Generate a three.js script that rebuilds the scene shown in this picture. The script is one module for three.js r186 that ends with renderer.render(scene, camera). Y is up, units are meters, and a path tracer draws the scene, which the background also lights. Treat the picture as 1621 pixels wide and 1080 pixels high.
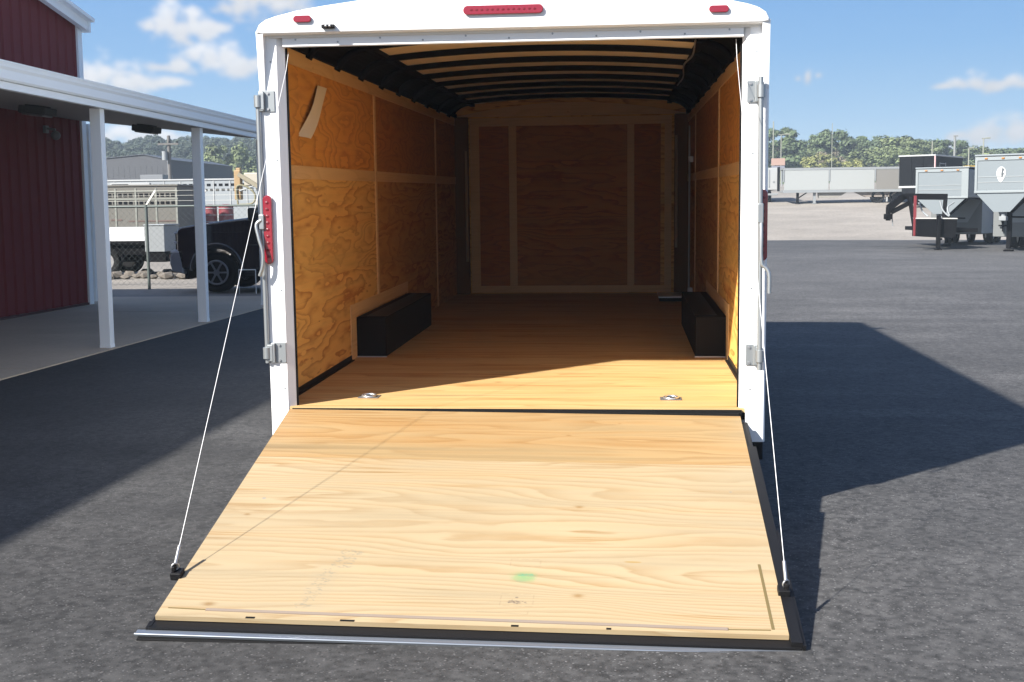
import * as THREE from 'three';
import { mergeGeometries, mergeVertices } from 'three/addons/utils/BufferGeometryUtils.js';
import { RoundedBoxGeometry } from 'three/addons/geometries/RoundedBoxGeometry.js';

// ---------------------------------------------------------------- camera, sky, sun, exposure
const scene = new THREE.Scene();
const camera = new THREE.PerspectiveCamera(31.066, 1024 / 682, 0.1, 1500);
camera.rotation.order = 'YXZ';
camera.rotation.set(-0.10617, 0.09204, -0.01056);
camera.position.set(0.58, 1.577, 6.326);
const renderer = new THREE.WebGLRenderer({ antialias: true });
renderer.setSize(1024, 682);
renderer.toneMapping = THREE.LinearToneMapping;
const EXPOSURE = 2.5;
renderer.toneMappingExposure = EXPOSURE;
renderer.shadowMap.enabled = true;

const SUN_DIR = new THREE.Vector3(-0.95, 1.0, 0.99).normalize();
const sun = new THREE.DirectionalLight(new THREE.Color().setRGB(1.0, 0.955, 0.88), 5.0);
sun.shadow.radius = 2.2;
sun.name = 'sun';
sun.position.copy(SUN_DIR).multiplyScalar(80);
sun.castShadow = true;
Object.assign(sun.shadow.camera, { left: -45, right: 45, top: 45, bottom: -45, near: 1, far: 220 });
sun.shadow.mapSize.set(4096, 4096);
scene.add(sun, sun.target);

// seeded random and value noise
function rng(seed) { let a = seed >>> 0; return () => { a = (a + 0x6d2b79f5) | 0; let t = Math.imul(a ^ (a >>> 15), 1 | a); t = (t + Math.imul(t ^ (t >>> 7), 61 | t)) ^ t; return ((t ^ (t >>> 14)) >>> 0) / 4294967296; }; }
const PERM = new Uint8Array(512), VAL = new Float32Array(256);
{ const r = rng(77); const p = [...Array(256).keys()]; for (let i = 255; i > 0; i--) { const j = Math.floor(r() * (i + 1)); [p[i], p[j]] = [p[j], p[i]]; } for (let i = 0; i < 512; i++) PERM[i] = p[i & 255]; for (let i = 0; i < 256; i++) VAL[i] = r() * 2 - 1; }
function noise(x, y, px = 256, py = 256, s = 0) {          // value noise in [-1, 1]; px, py = period in cells
  const ix = Math.floor(x), iy = Math.floor(y), fx = x - ix, fy = y - iy;
  const u = fx * fx * (3 - 2 * fx), v = fy * fy * (3 - 2 * fy);
  const x0 = (((ix % px) + px) % px) & 255, x1 = ((((ix + 1) % px) + px) % px) & 255, y0 = (((iy % py) + py) % py) & 255, y1 = ((((iy + 1) % py) + py) % py) & 255;
  const a = VAL[PERM[PERM[x0] + ((y0 + s) & 255)]], b = VAL[PERM[PERM[x1] + ((y0 + s) & 255)]], c = VAL[PERM[PERM[x0] + ((y1 + s) & 255)]], d = VAL[PERM[PERM[x1] + ((y1 + s) & 255)]];
  return a + (b - a) * u + (c - a) * v + (a - b - c + d) * u * v;
}
function fbm(x, y, oct = 4, s = 0, px = 256, py = 256) { let f = 0, a = 0.5, n = 0; for (let i = 0; i < oct; i++) { f += a * noise(x, y, px, py, s + i * 37); n += a; a *= 0.5; x *= 2; y *= 2; px = Math.min(256, px * 2); py = Math.min(256, py * 2); } return f / n; }
const clamp = (x, a = 0, b = 1) => Math.min(b, Math.max(a, x)), lerp = (a, b, t) => a + (b - a) * t;
const smooth = (a, b, x) => { const t = clamp((x - a) / (b - a)); return t * t * (3 - 2 * t); };
const s2l = (c) => { c /= 255; return c <= 0.04045 ? c / 12.92 : Math.pow((c + 0.055) / 1.055, 2.4); };
const l2s = (c) => 255 * (c <= 0.0031308 ? 12.92 * c : 1.055 * Math.pow(clamp(c), 1 / 2.4) - 0.055);

// sky: blue gradient with fair-weather cumulus all the way round
{
  const W = 3072, H = 1536, data = new Float32Array(W * H * 4);
  const stops = [[-90, 150, 160, 172], [-2, 178, 200, 218], [0, 198, 216, 228], [2, 183, 211, 231], [4, 163, 200, 233], [7, 138, 185, 232], [10, 124, 174, 229], [20, 108, 160, 222], [40, 66, 116, 184], [90, 38, 78, 144]].map(([e, r, g, b]) => [e, s2l(r), s2l(g), s2l(b)]);
  const puffs = [];                                          // az, el, half-width, half-height (degrees)
  const cloud = (az, el, w, h, n, r, dim = 1) => { for (let i = 0; i < n; i++) { const t = n > 1 ? i / (n - 1) * 2 - 1 : 0, k = 1 - 0.55 * t * t; puffs.push({ az: az + t * w * 0.72, el: el + (r() - 0.35) * h * 0.5 * k, w: w * (0.3 + 0.22 * r()), h: h * (0.5 + 0.5 * r()) * k, base: el - h * 0.55, top: el + h, dim }); } };
  const r = rng(5);
  cloud(-109.9, 8.0, 1.9, 1.75, 7, r); cloud(-108.7, 6.5, 2.9, 1.35, 7, r, 0.97); cloud(-112.6, 5.75, 2.7, 1.5, 7, r); cloud(-106.2, 8.8, 2.4, 2.2, 7, r, 0.92);
  cloud(-112.2, 3.4, 2.6, 0.62, 6, r); cloud(-108.2, 3.0, 2.2, 0.28, 4, r, 0.94); cloud(-74.4, 5.1, 2.2, 0.7, 6, r, 0.88); cloud(-81.8, 5.75, 0.6, 0.6, 3, r, 0.86); cloud(-73.5, 3.0, 2.6, 1.1, 6, r, 0.8); cloud(-76.8, 2.2, 2.4, 0.7, 5, r, 0.8);
  for (let i = 0; i < 120; i++) {
    const el = 2.5 + 48 * Math.pow(r(), 1.6); let az = r() * 360 - 180; const w = (1.5 + 4.5 * r()) * (0.6 + el / 28), h = w * (0.22 + 0.2 * r());
    if (az > -128 && az < -58 && el < 13 + h) { r(); continue; }
    cloud(az, el, w, h, 7, r, 0.86 + 0.14 * r());
  }
  const dens = new Float32Array(W * H), lit = new Float32Array(W * H);
  for (const p of puffs) {
    const y0 = Math.max(0, Math.floor((p.el - p.h * 1.8 + 90) / 180 * H)), y1 = Math.min(H - 1, Math.ceil((p.el + p.h * 1.8 + 90) / 180 * H));
    const x0 = Math.floor((p.az - p.w * 1.8 + 180) / 360 * W), x1 = Math.ceil((p.az + p.w * 1.8 + 180) / 360 * W);
    for (let y = y0; y <= y1; y++) for (let xx = x0; xx <= x1; xx++) {
      const x = ((xx % W) + W) % W, el = (y + 0.5) / H * 180 - 90, az = (xx + 0.5) / W * 360 - 180;
      const dx = (az - p.az) / p.w, dy = (el - p.el) / (el < p.el ? p.h * 0.7 : p.h);
      const n = fbm(az * 1.6 / Math.max(1, p.w * 0.5), el * 2.6 / Math.max(1, p.w * 0.5), 5, 11);
      const d = 1 - Math.sqrt(dx * dx + dy * dy) + n * 0.55;
      const i = y * W + x;
      if (d > dens[i]) { dens[i] = d; lit[i] = p.dim * (0.80 + 0.24 * smooth(p.base, p.top, el + n * 0.6 * p.h)); }
    }
  }
  for (let y = 0; y < H; y++) {
    const el = (y + 0.5) / H * 180 - 90; let k = 0; while (k < stops.length - 2 && el > stops[k + 1][0]) k++;
    const a = stops[k], b = stops[k + 1], t = clamp((el - a[0]) / (b[0] - a[0]));
    for (let x = 0; x < W; x++) {
      const i = y * W + x, c = smooth(0.06, 0.8, dens[i]) * 0.93, v = lit[i];
      const ce = Math.cos(el * Math.PI / 180), az = ((x + 0.5) / W * 360 - 180) * Math.PI / 180, cosS = Math.cos(az) * ce * SUN_DIR.x + Math.sin(el * Math.PI / 180) * SUN_DIR.y + Math.sin(az) * ce * SUN_DIR.z, off = Math.acos(clamp(cosS, -1, 1)) * 57.3;
      const halo = el > 0 ? 1.25 * Math.exp(-off / 9) + 0.95 * Math.max(0, Math.exp(-off / 33) - 0.02) : 0;        // brighter air round the sun
      const L = [v * s2l(244), v * s2l(245), v * s2l(249)];
      for (let q = 0; q < 3; q++) data[i * 4 + q] = (lerp(lerp(a[q + 1], b[q + 1], t), L[q], c) + halo * [1, 0.95, 0.86][q]) / EXPOSURE;
      data[i * 4 + 3] = 1;
    }
  }
  const sky = new THREE.DataTexture(data, W, H, THREE.RGBAFormat, THREE.FloatType);
  sky.mapping = THREE.EquirectangularReflectionMapping; sky.magFilter = THREE.LinearFilter; sky.minFilter = THREE.LinearFilter; sky.wrapS = THREE.RepeatWrapping; sky.needsUpdate = true;
  scene.background = sky; scene.environment = sky;
}

// ---------------------------------------------------------------- helpers
const taken = new Map();
const numbered = (n) => { const k = taken.get(n) ?? 0; taken.set(n, k + 1); return k ? n + '_' + String(k).padStart(3, '0') : n; };
const shade = (o) => { o.traverse((c) => { if (c.isMesh) { c.castShadow = true; c.receiveShadow = true; } }); return o; };
function tag(o, label, category, group, kind) { o.userData.label = label; if (category) o.userData.category = category; if (group) o.userData.group = group; if (kind) o.userData.kind = kind; return o; }
function thing(name, label, category, pos = [0, 0, 0], rotY = 0, group) { const o = new THREE.Group(); o.name = numbered(name); o.position.set(...pos); o.rotation.y = rotY; tag(o, label, category, group); scene.add(o); return o; }
function part(name, geo, mat, parent, label) { const m = new THREE.Mesh(Array.isArray(geo) ? merge(geo) : geo, mat); m.name = name; if (label) m.userData.label = label; m.castShadow = m.receiveShadow = true; parent.add(m); return m; }
function solo(name, geo, mat, label, category, group) { const m = part(numbered(name), geo, mat, scene); return tag(m, label, category, group); }
function struct(name, geo, mat, label) { const m = part(name, geo, mat, scene); m.userData.kind = 'structure'; if (label) m.userData.label = label; return m; }
function uvBox(g, turn = false, s = 1) {                    // uv in metres by the face's main direction; turn swaps u and v
  const n = g.index ? g.toNonIndexed() : g; const p = n.attributes.position; if (!n.attributes.normal) n.computeVertexNormals(); const uv = new Float32Array(p.count * 2);
  for (let i = 0; i < p.count; i += 3) {
    const a = new THREE.Vector3().fromBufferAttribute(p, i), b = new THREE.Vector3().fromBufferAttribute(p, i + 1), c = new THREE.Vector3().fromBufferAttribute(p, i + 2);
    const f = b.clone().sub(a).cross(c.clone().sub(a)); const ax = Math.abs(f.x), ay = Math.abs(f.y), az = Math.abs(f.z);
    [a, b, c].forEach((v, k) => { let q = ax >= ay && ax >= az ? [v.z, v.y] : ay >= az ? [v.x, v.z] : [v.x, v.y]; if (turn) q = [q[1], q[0]]; uv[(i + k) * 2] = q[0] * s; uv[(i + k) * 2 + 1] = q[1] * s; });
  }
  n.setAttribute('uv', new THREE.BufferAttribute(uv, 2)); return n;
}
function clean(g) { let n = g.index ? g.toNonIndexed() : g; for (const k of Object.keys(n.attributes)) if (!['position', 'normal', 'uv', 'color'].includes(k)) n.deleteAttribute(k); if (!n.attributes.normal) n.computeVertexNormals(); if (!n.attributes.uv) uvBox(n); return n; }
const merge = (list) => mergeGeometries(list.map(clean));
const box = (w, h, d, x = 0, y = 0, z = 0) => uvBox(new THREE.BoxGeometry(w, h, d)).translate(x, y, z);
const span = (x0, x1, y0, y1, z0, z1) => box(Math.abs(x1 - x0), Math.abs(y1 - y0), Math.abs(z1 - z0), (x0 + x1) / 2, (y0 + y1) / 2, (z0 + z1) / 2);
const rbox = (w, h, d, r, x = 0, y = 0, z = 0, seg = 2) => clean(new RoundedBoxGeometry(w, h, d, seg, Math.min(r, w / 2.01, h / 2.01, d / 2.01))).translate(x, y, z);
const rspan = (x0, x1, y0, y1, z0, z1, r = 0.004) => rbox(Math.abs(x1 - x0), Math.abs(y1 - y0), Math.abs(z1 - z0), r, (x0 + x1) / 2, (y0 + y1) / 2, (z0 + z1) / 2);
const V = (x, y, z) => new THREE.Vector3(x, y, z);
function bar(a, b, r, n = 8, r2 = r) { const A = V(...a), B = V(...b), d = B.clone().sub(A), g = new THREE.CylinderGeometry(r2, r, d.length(), n); g.applyQuaternion(new THREE.Quaternion().setFromUnitVectors(V(0, 1, 0), d.clone().normalize())); const m = A.add(B).multiplyScalar(0.5); return g.translate(m.x, m.y, m.z); }
function beam(a, b, w, h) { const A = V(...a), B = V(...b), d = B.clone().sub(A), g = uvBox(new THREE.BoxGeometry(w, h, d.length())); g.applyMatrix4(new THREE.Matrix4().lookAt(B, A, V(0, 1, 0))); const m = A.add(B).multiplyScalar(0.5); return g.translate(m.x, m.y, m.z); }
const tube = (pts, r, seg = 24, n = 8) => new THREE.TubeGeometry(new THREE.CatmullRomCurve3(pts.map((p) => V(...p))), seg, r, n);
function extrude(pts, depth, bevel = 0, seg = 2) { const s = pts instanceof THREE.Shape ? pts : new THREE.Shape(pts.map(([x, y]) => new THREE.Vector2(x, y))); return uvBox(new THREE.ExtrudeGeometry(s, { depth, bevelEnabled: bevel > 0, bevelThickness: bevel, bevelSize: bevel, bevelSegments: seg, curveSegments: 20 })); }

// ---------------------------------------------------------------- textures and materials
const std = (rgb, rough = 0.6, metal = 0, more = {}) => new THREE.MeshStandardMaterial({ color: new THREE.Color().setRGB(...rgb), roughness: rough, metalness: metal, ...more });
const inky = (rgb, rough = 0.7, spec = 0.2) => new THREE.MeshPhysicalMaterial({ color: new THREE.Color().setRGB(...rgb), roughness: rough, specularIntensity: spec });
function texture(w, h, fn, srgb = true, aniso = 8) {
  const d = new Uint8Array(w * h * 4);
  for (let y = 0; y < h; y++) for (let x = 0; x < w; x++) { const c = fn(x / w, y / h, x, y), i = (y * w + x) * 4; for (let k = 0; k < 3; k++) d[i + k] = clamp(Math.round(srgb ? l2s(c[k]) : c[k] * 255), 0, 255); d[i + 3] = 255; }
  const t = new THREE.DataTexture(d, w, h); t.magFilter = THREE.LinearFilter; t.minFilter = THREE.LinearMipmapLinearFilter; t.generateMipmaps = true; t.wrapS = t.wrapT = THREE.RepeatWrapping; t.colorSpace = srgb ? THREE.SRGBColorSpace : THREE.NoColorSpace; t.anisotropy = aniso; t.needsUpdate = true; return t;
}
// rotary-cut plywood face: contour figure stretched along the grain (u), fine pores, blotches, a few football patches
function plyPixels(w, h, W, H, o) {
  const out = new Float32Array(w * h * 3), r = rng(o.seed), knots = [];
  for (let i = 0; i < (o.knots ?? 5); i++) knots.push([r() * W, r() * H, 0.012 + 0.02 * r()]);
  const plugs = []; for (let i = 0; i < (o.plugs ?? 2); i++) plugs.push([r() * W, r() * H, 0.05 + 0.02 * r(), 0.018]);
  for (let y = 0; y < h; y++) for (let x = 0; x < w; x++) {
    let X = x / w * W, Y = y / h * H, k = 0;
    for (const q of knots) { const dx = (X - q[0]) / 3.2, dy = Y - q[1], d2 = dx * dx + dy * dy, e = Math.exp(-d2 / (q[2] * q[2] * 9)); Y += dy * e * 0.8; k = Math.max(k, Math.exp(-((X - q[0]) ** 2 / 2.2 + dy * dy) / (q[2] * q[2] * 0.35))); }
    const wob = fbm(X * 0.9 * o.fx, Y * 3.4 * o.fy, 3, o.seed & 127);
    const f = wob * o.rings + Y * o.drift + (o.jit ?? 0.10) * fbm(X * 5, Y * 24, 3, 9 + (o.seed & 63));
    const t = f - Math.floor(f), line = Math.pow(t, o.pow ?? 2.2) * (1 - smooth(0.86, 1, t));                     // slow rise to dark latewood, quick fall
    const fine = noise(X * 14, Y * 420, 256, 256, 3) * 0.5 + noise(X * 40, Y * 900, 256, 256, 5) * 0.5;
    const blotch = fbm(X * 1.3 + 7, Y * 2.1, 3, 21 + (o.seed & 31)), streak = fbm(X * 1.2, Y * 26, 3, 45 + (o.seed & 31)) + (o.band ?? 0) * fbm(X * 0.8 + 3, Y * 8.5, 3, 52 + (o.seed & 15));
    let m = clamp(line * o.contrast * (0.65 + 0.5 * blotch + 0.3) + (o.streak ?? 0.14) * streak + 0.09 * fine + 0.06);
    m = clamp(m + (o.hair ?? 0.3) * smooth(0.45, 0.95, noise(X * 1.9, Y * 130, 256, 256, 61)) * (0.5 + 0.5 * noise(X * 3, Y * 9, 256, 256, 71)));
    for (const q of plugs) { const dx = Math.abs(X - q[0]) / q[2], dy = Math.abs(Y - q[1]) / (q[3] * Math.max(0.05, 1 - dx * dx)); if (dx < 1 && dy < 1) m = dy > 0.9 || dx > 0.97 ? 0.8 : 0.12 + 0.1 * fine; }
    m = Math.max(m, k * 0.95);
    const g = 1 + 0.10 * blotch + 0.05 * fine + (o.streak ?? 0.14) * 0.55 * streak;
    for (let c = 0; c < 3; c++) out[(y * w + x) * 3 + c] = lerp(o.light[c], o.dark[c], m) * g;
  }
  return out;
}
function plyTexture(w, h, W, H, o, paint) {
  const px = plyPixels(w, h, W, H, o), cv = document.createElement('canvas'); cv.width = w; cv.height = h; const g = cv.getContext('2d'), im = g.createImageData(w, h);
  for (let i = 0; i < w * h; i++) { for (let c = 0; c < 3; c++) im.data[i * 4 + c] = clamp(Math.round(l2s(px[i * 3 + c])), 0, 255); im.data[i * 4 + 3] = 255; }
  g.putImageData(im, 0, 0);
  if (paint) { g.save(); g.scale(w / W, h / H); paint(g); g.restore(); }
  const t = new THREE.CanvasTexture(cv); t.flipY = false; t.colorSpace = THREE.SRGBColorSpace; t.wrapS = t.wrapT = THREE.RepeatWrapping; t.anisotropy = 8; t.repeat.set(1 / W, 1 / H); return t;
}

const LIGHT = [0.60, 0.43, 0.215], DARK = [0.36, 0.20, 0.075];
const RW = 2.36, RH = 1.41;
const scribble = (g, x, y, w, h, n, color, seed) => { const r = rng(seed); g.strokeStyle = color; g.lineWidth = 0.0028; for (let i = 0; i < n; i++) { const a = x + r() * w, b = y + r() * h; g.beginPath(); g.moveTo(a, b); g.lineTo(a + (r() - 0.3) * 0.018, b + (r() - 0.5) * 0.012); g.lineTo(a + (r() - 0.2) * 0.022, b + (r() - 0.5) * 0.014); g.stroke(); } };
const rampMain = plyTexture(2048, 1224, RW, RH, { seed: 31, light: [0.350, 0.276, 0.168], dark: [0.225, 0.138, 0.056], fx: 0.5, fy: 0.85, rings: 6.5, drift: 17, contrast: 0.55, knots: 4, plugs: 0, streak: 0.3, jit: 0.3, hair: 0.55, band: 0.8 }, (g) => {
  const X = (x) => x + 1.178, Z = (z) => z - 0.586;          // ramp metres to sheet metres
  g.globalAlpha = 0.5; g.fillStyle = '#5d9a5c';                                                          // green mill stamp
  for (let i = 0, r = rng(4); i < 26; i++) { g.globalAlpha = 0.036; g.beginPath(); g.ellipse(X(0.187 + (r() - 0.5) * 0.05), Z(1.64 + (r() - 0.5) * 0.05), 0.022 + r() * 0.03, 0.018 + r() * 0.02, 0, 0, 7); g.fill(); }
  g.globalAlpha = 0.55; scribble(g, X(0.165), Z(1.615), 0.065, 0.012, 22, '#4f8a6c', 8);
  g.globalAlpha = 0.34; g.strokeStyle = '#6a5a44'; g.lineWidth = 0.0025; g.setLineDash([0.03, 0.012]);
  g.strokeRect(X(0.115), Z(1.765), 0.125, 0.085); g.strokeRect(X(0.13), Z(1.50), 0.12, 0.055); g.setLineDash([]);
  g.beginPath(); g.moveTo(X(0.03), Z(1.895)); g.lineTo(X(0.225), Z(1.905)); g.lineTo(X(0.225), Z(1.885)); g.stroke();
  g.globalAlpha = 0.6; scribble(g, X(0.14), Z(1.815), 0.07, 0.016, 30, '#5d5248', 12); g.fillStyle = '#5d5248'; g.fillRect(X(0.17), Z(1.785), 0.011, 0.009);
  g.globalAlpha = 0.8;                                                                                  // smeared grey ink running down the sheet
  for (let i = 0; i < 9; i++) scribble(g, X(-0.60 - 0.008 * i + (i < 3 ? 0.02 : 0)), Z(1.46 + i * 0.05), i < 3 ? 0.085 : 0.055, 0.045, i < 3 ? 26 : 13, '#7d7564', 30 + i);
  g.globalAlpha = 0.10; g.fillStyle = '#8c8474'; g.fillRect(X(-0.66), Z(1.47), 0.11, 0.45);
    g.globalAlpha = 0.5; g.fillStyle = '#6b7486'; g.beginPath(); g.ellipse(X(-1.03), Z(1.02), 0.01, 0.007, 0, 0, 7); g.fill(); g.beginPath(); g.ellipse(X(1.06), Z(0.86), 0.006, 0.005, 0, 0, 7); g.fill();
  g.globalAlpha = 0.5; g.fillStyle = '#8d6a2e'; g.beginPath(); g.ellipse(X(0.62), Z(1.50), 0.035, 0.006, 0, 0, 7); g.fill();
});
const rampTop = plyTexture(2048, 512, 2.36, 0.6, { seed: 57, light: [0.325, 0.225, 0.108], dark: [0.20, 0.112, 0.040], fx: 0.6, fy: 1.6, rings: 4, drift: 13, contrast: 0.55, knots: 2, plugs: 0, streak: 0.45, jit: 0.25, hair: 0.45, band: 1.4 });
const floorTex = [91, 104].map((seed, i) => plyTexture(1536, 768, 2.56, 1.24, { seed, light: [0.56, 0.385, 0.17], dark: [0.27, 0.145, 0.048], fx: 0.5, fy: 1.8, rings: 4, drift: 14, contrast: 0.55, knots: 3, plugs: 0, streak: 0.5, jit: 0.25, hair: 0.45, band: 1.7 }));
const wallTex = [[131, [0.82, 0.50, 0.145], 4.4, 0.9], [146, [0.72, 0.345, 0.07], 5.5, 1.15]].map(([seed, light, rings, fx]) => plyTexture(1536, 768, 2.8, 1.4, { seed, light, dark: [0.42, 0.17, 0.032], fx, fy: 1.25, rings, drift: 3.5, contrast: 0.95, knots: 10, plugs: 2, streak: 0.4, jit: 0.6, pow: 2.6, band: 0.6 }));
const trimTex = plyTexture(1024, 128, 2.4, 0.3, { seed: 170, light: [0.74, 0.50, 0.24], dark: [0.52, 0.31, 0.12], fx: 0.5, fy: 2, rings: 4, drift: 10, contrast: 0.4, knots: 1, plugs: 0 });
const M = {
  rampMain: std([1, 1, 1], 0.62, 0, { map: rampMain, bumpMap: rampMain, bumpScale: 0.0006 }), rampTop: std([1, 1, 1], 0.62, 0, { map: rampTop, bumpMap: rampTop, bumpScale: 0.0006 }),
  floor: floorTex.map((t) => std([1, 1, 1], 0.6, 0, { map: t, bumpMap: t, bumpScale: 0.0006 })), wall: wallTex.map((t) => std([1, 1, 1], 0.55, 0, { map: t, bumpMap: t, bumpScale: 0.0005 })),
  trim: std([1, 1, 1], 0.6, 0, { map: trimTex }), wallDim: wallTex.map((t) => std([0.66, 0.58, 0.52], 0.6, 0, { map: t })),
  white: new THREE.MeshPhysicalMaterial({ color: new THREE.Color().setRGB(0.80, 0.81, 0.82), roughness: 0.32, clearcoat: 0.4, clearcoatRoughness: 0.12 }),
  offWhite: std([0.70, 0.69, 0.66], 0.6), alu: std([0.72, 0.74, 0.76], 0.32, 0.9), galv: std([0.33, 0.35, 0.36], 0.42, 0.7), steel: std([0.40, 0.40, 0.41], 0.4, 0.8),
  blackSteel: inky([0.008, 0.008, 0.009], 0.5, 0.4), blackMatte: inky([0.008, 0.0075, 0.007], 0.85), rubber: inky([0.010, 0.010, 0.0105], 0.8), cove: inky([0.009, 0.007, 0.005], 0.95, 0.06), bow: inky([0.006, 0.005, 0.005], 0.8, 0.08), wheelBox: inky([0.011, 0.009, 0.008], 0.65, 0.16),
  lining: std([0.88, 0.77, 0.58], 0.6), redLens: new THREE.MeshPhysicalMaterial({ color: new THREE.Color().setRGB(0.21, 0.009, 0.02), roughness: 0.18, clearcoat: 1, clearcoatRoughness: 0.05 }), redDark: std([0.12, 0.006, 0.012], 0.25),
  light_patch: std([0.72, 0.66, 0.56], 0.8), strip: std([0.22, 0.175, 0.14], 0.8), olive: std([0.13, 0.095, 0.035], 0.85), cable: std([0.8, 0.8, 0.8], 0.45, 0.2),
};
function sheetUV(g, W, H, ou = 0, ov = 0) {                 // shift the uv of a panel so that it starts at (ou, ov) of its sheet texture
  const uv = g.attributes.uv, nrm = g.attributes.normal; let mu = 1e9, mv = 1e9; for (let i = 0; i < uv.count; i++) { mu = Math.min(mu, uv.getX(i)); mv = Math.min(mv, uv.getY(i)); }
  for (let i = 0; i < uv.count; i++) uv.setXY(i, uv.getX(i) - mu + ou, uv.getY(i) - mv + ov); return g;
}

// ---------------------------------------------------------------- the cargo trailer
const FY = 0.55;                                             // height of its floor at the rear
const trailer = thing('cargo_trailer', 'white enclosed cargo trailer parked with its plywood rear ramp door lowered', 'trailer', [0, 0, -0.0085]);
trailer.rotation.x = 0.0155;
const tp = (name, geo, mat, parent = trailer, label) => part(name, merge([].concat(geo)).translate(0, FY, 0), mat, parent, label);
const L = 7.15, ZF = -8.1, WI = 1.274;
// floor: plywood sheets laid across, on a steel deck
const floor = tp('floor', [span(-1.28, 1.28, -0.06, -0.022, -8.05, -0.004)], M.blackMatte);
{ let z = -0.004, i = 0; while (z > -L) { const z1 = Math.max(-L - 0.03, z - 1.215), g = sheetUV(span(-WI, WI, -0.0215, 0, z1 + 0.0015, z - 0.0015), 2.56, 1.24, 0, 0); tp('plywood_sheet', g, M.floor[i++ % 2], floor); z = z1; } }
tp('floor_edging', [span(-1.18, 1.18, -0.055, -0.0075, 0, 0.012), span(-1.165, 1.165, -0.045, -0.022, 0.012, 0.033)], M.rubber);
for (const [x, z] of [[-0.832, -0.315], [0.829, -0.285]]) {
  const d = tp('tie_down_ring', [rspan(x - 0.058, x + 0.058, 0, 0.003, z - 0.05, z + 0.05, 0.0015)], std([0.16, 0.15, 0.14], 0.55, 0.4), floor);
  const ring = new THREE.TorusGeometry(0.036, 0.0065, 8, 28).rotateX(-Math.PI / 2 + 0.05).translate(x, 0.009, z + 0.004);
  tp('ring', [ring], M.alu, d);
  tp('recess', [new THREE.CylinderGeometry(0.03, 0.03, 0.003, 24).translate(x, 0.0045, z + 0.004)], M.blackMatte, d);
}
// side walls
for (const s of [-1, 1]) {
  const X0 = 1.262, T = 0.011, sp = (y0, y1, z0, z1, t0 = 0, t1 = T) => span(s * (X0 - t0), s * (X0 + t1), y0, y1, z0, z1);
  const wall = tp('side_wall', [span(s * 1.275, s * 1.30, -0.12, 1.96, ZF, -0.055)], M.white);
  const seams = [-0.02, -2.75, -5.69, -L];
  for (let i = 0; i < 3; i++) for (const [y0, y1] of [[0, 1.245], [1.245, 1.88]]) {
    const n = i * 2 + (y0 ? 1 : 0), g = sheetUV(sp(y0, y1, seams[i + 1] + 0.001, seams[i] - 0.001), 2.8, 1.4, [0, 0.02, 0.05][i] + (s > 0 ? 0.02 : 0), y0 ? 0.72 : 0.05);
    if (i) { const uv = g.attributes.uv; for (let k = 0; k < uv.count; k++) uv.setX(k, uv.getX(k) * (i === 1 ? 0.93 : 0.98)); }
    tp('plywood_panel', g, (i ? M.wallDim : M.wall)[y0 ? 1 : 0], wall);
  }
  const tb = (y0, y1, z0, z1, p = 0.006) => tp('trim_board', sheetUV(sp(y0, y1, z0, z1, p, -0.0005), 2.4, 0.3, ((y0 * 7.3 + z0 * 1.7) % 1 + 1) % 1 * 0.8, 0.02), M.trim, wall);
  for (let i = 0; i < 3; i++) { tb(1.207, 1.283, seams[i + 1] + 0.03, seams[i] - (i ? 0.03 : 0)); tb(1.836, 1.925, seams[i + 1], seams[i]); }
  for (let i = 1; i < 4; i++) tb(i === 1 ? 0.372 : 0.0, 1.835, seams[i] - 0.028, seams[i] + 0.028, 0.009);
  tp('end_panel', sheetUV(sp(1.285, 1.834, -0.62, -0.02, 0.004, -0.001), 2.8, 1.4, 1.1, 0.3), M.wall[1], wall);
  tb(0.285, 0.372, -4.0, -1.79); tb(0.0, 0.284, -1.952, -1.79); tb(0, 0.284, -4.0, -3.955);
  tp('floor_angle', [span(s * 1.262, s * 1.238, 0.0, 0.005, -1.79, -0.02), span(s * 1.262, s * 1.257, 0.005, 0.034, -1.79, -0.02)], M.blackSteel, wall);
  // wheel box
  const wb = tp('wheel_box', [rspan(s * 1.052, s * 1.262, 0.0, 0.277, -3.953, -1.956, 0.012)], M.wheelBox);
  tp('edge_strip', [span(s * 1.05, s * 1.262, 0.0, 0.007, -1.956, -1.945)], M.alu, wb);
  tp('seam', [span(s * 1.0505, s * 1.2, 0.2775, 0.2795, -3.9, -2.0)], M.blackSteel, wb);
}
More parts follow.
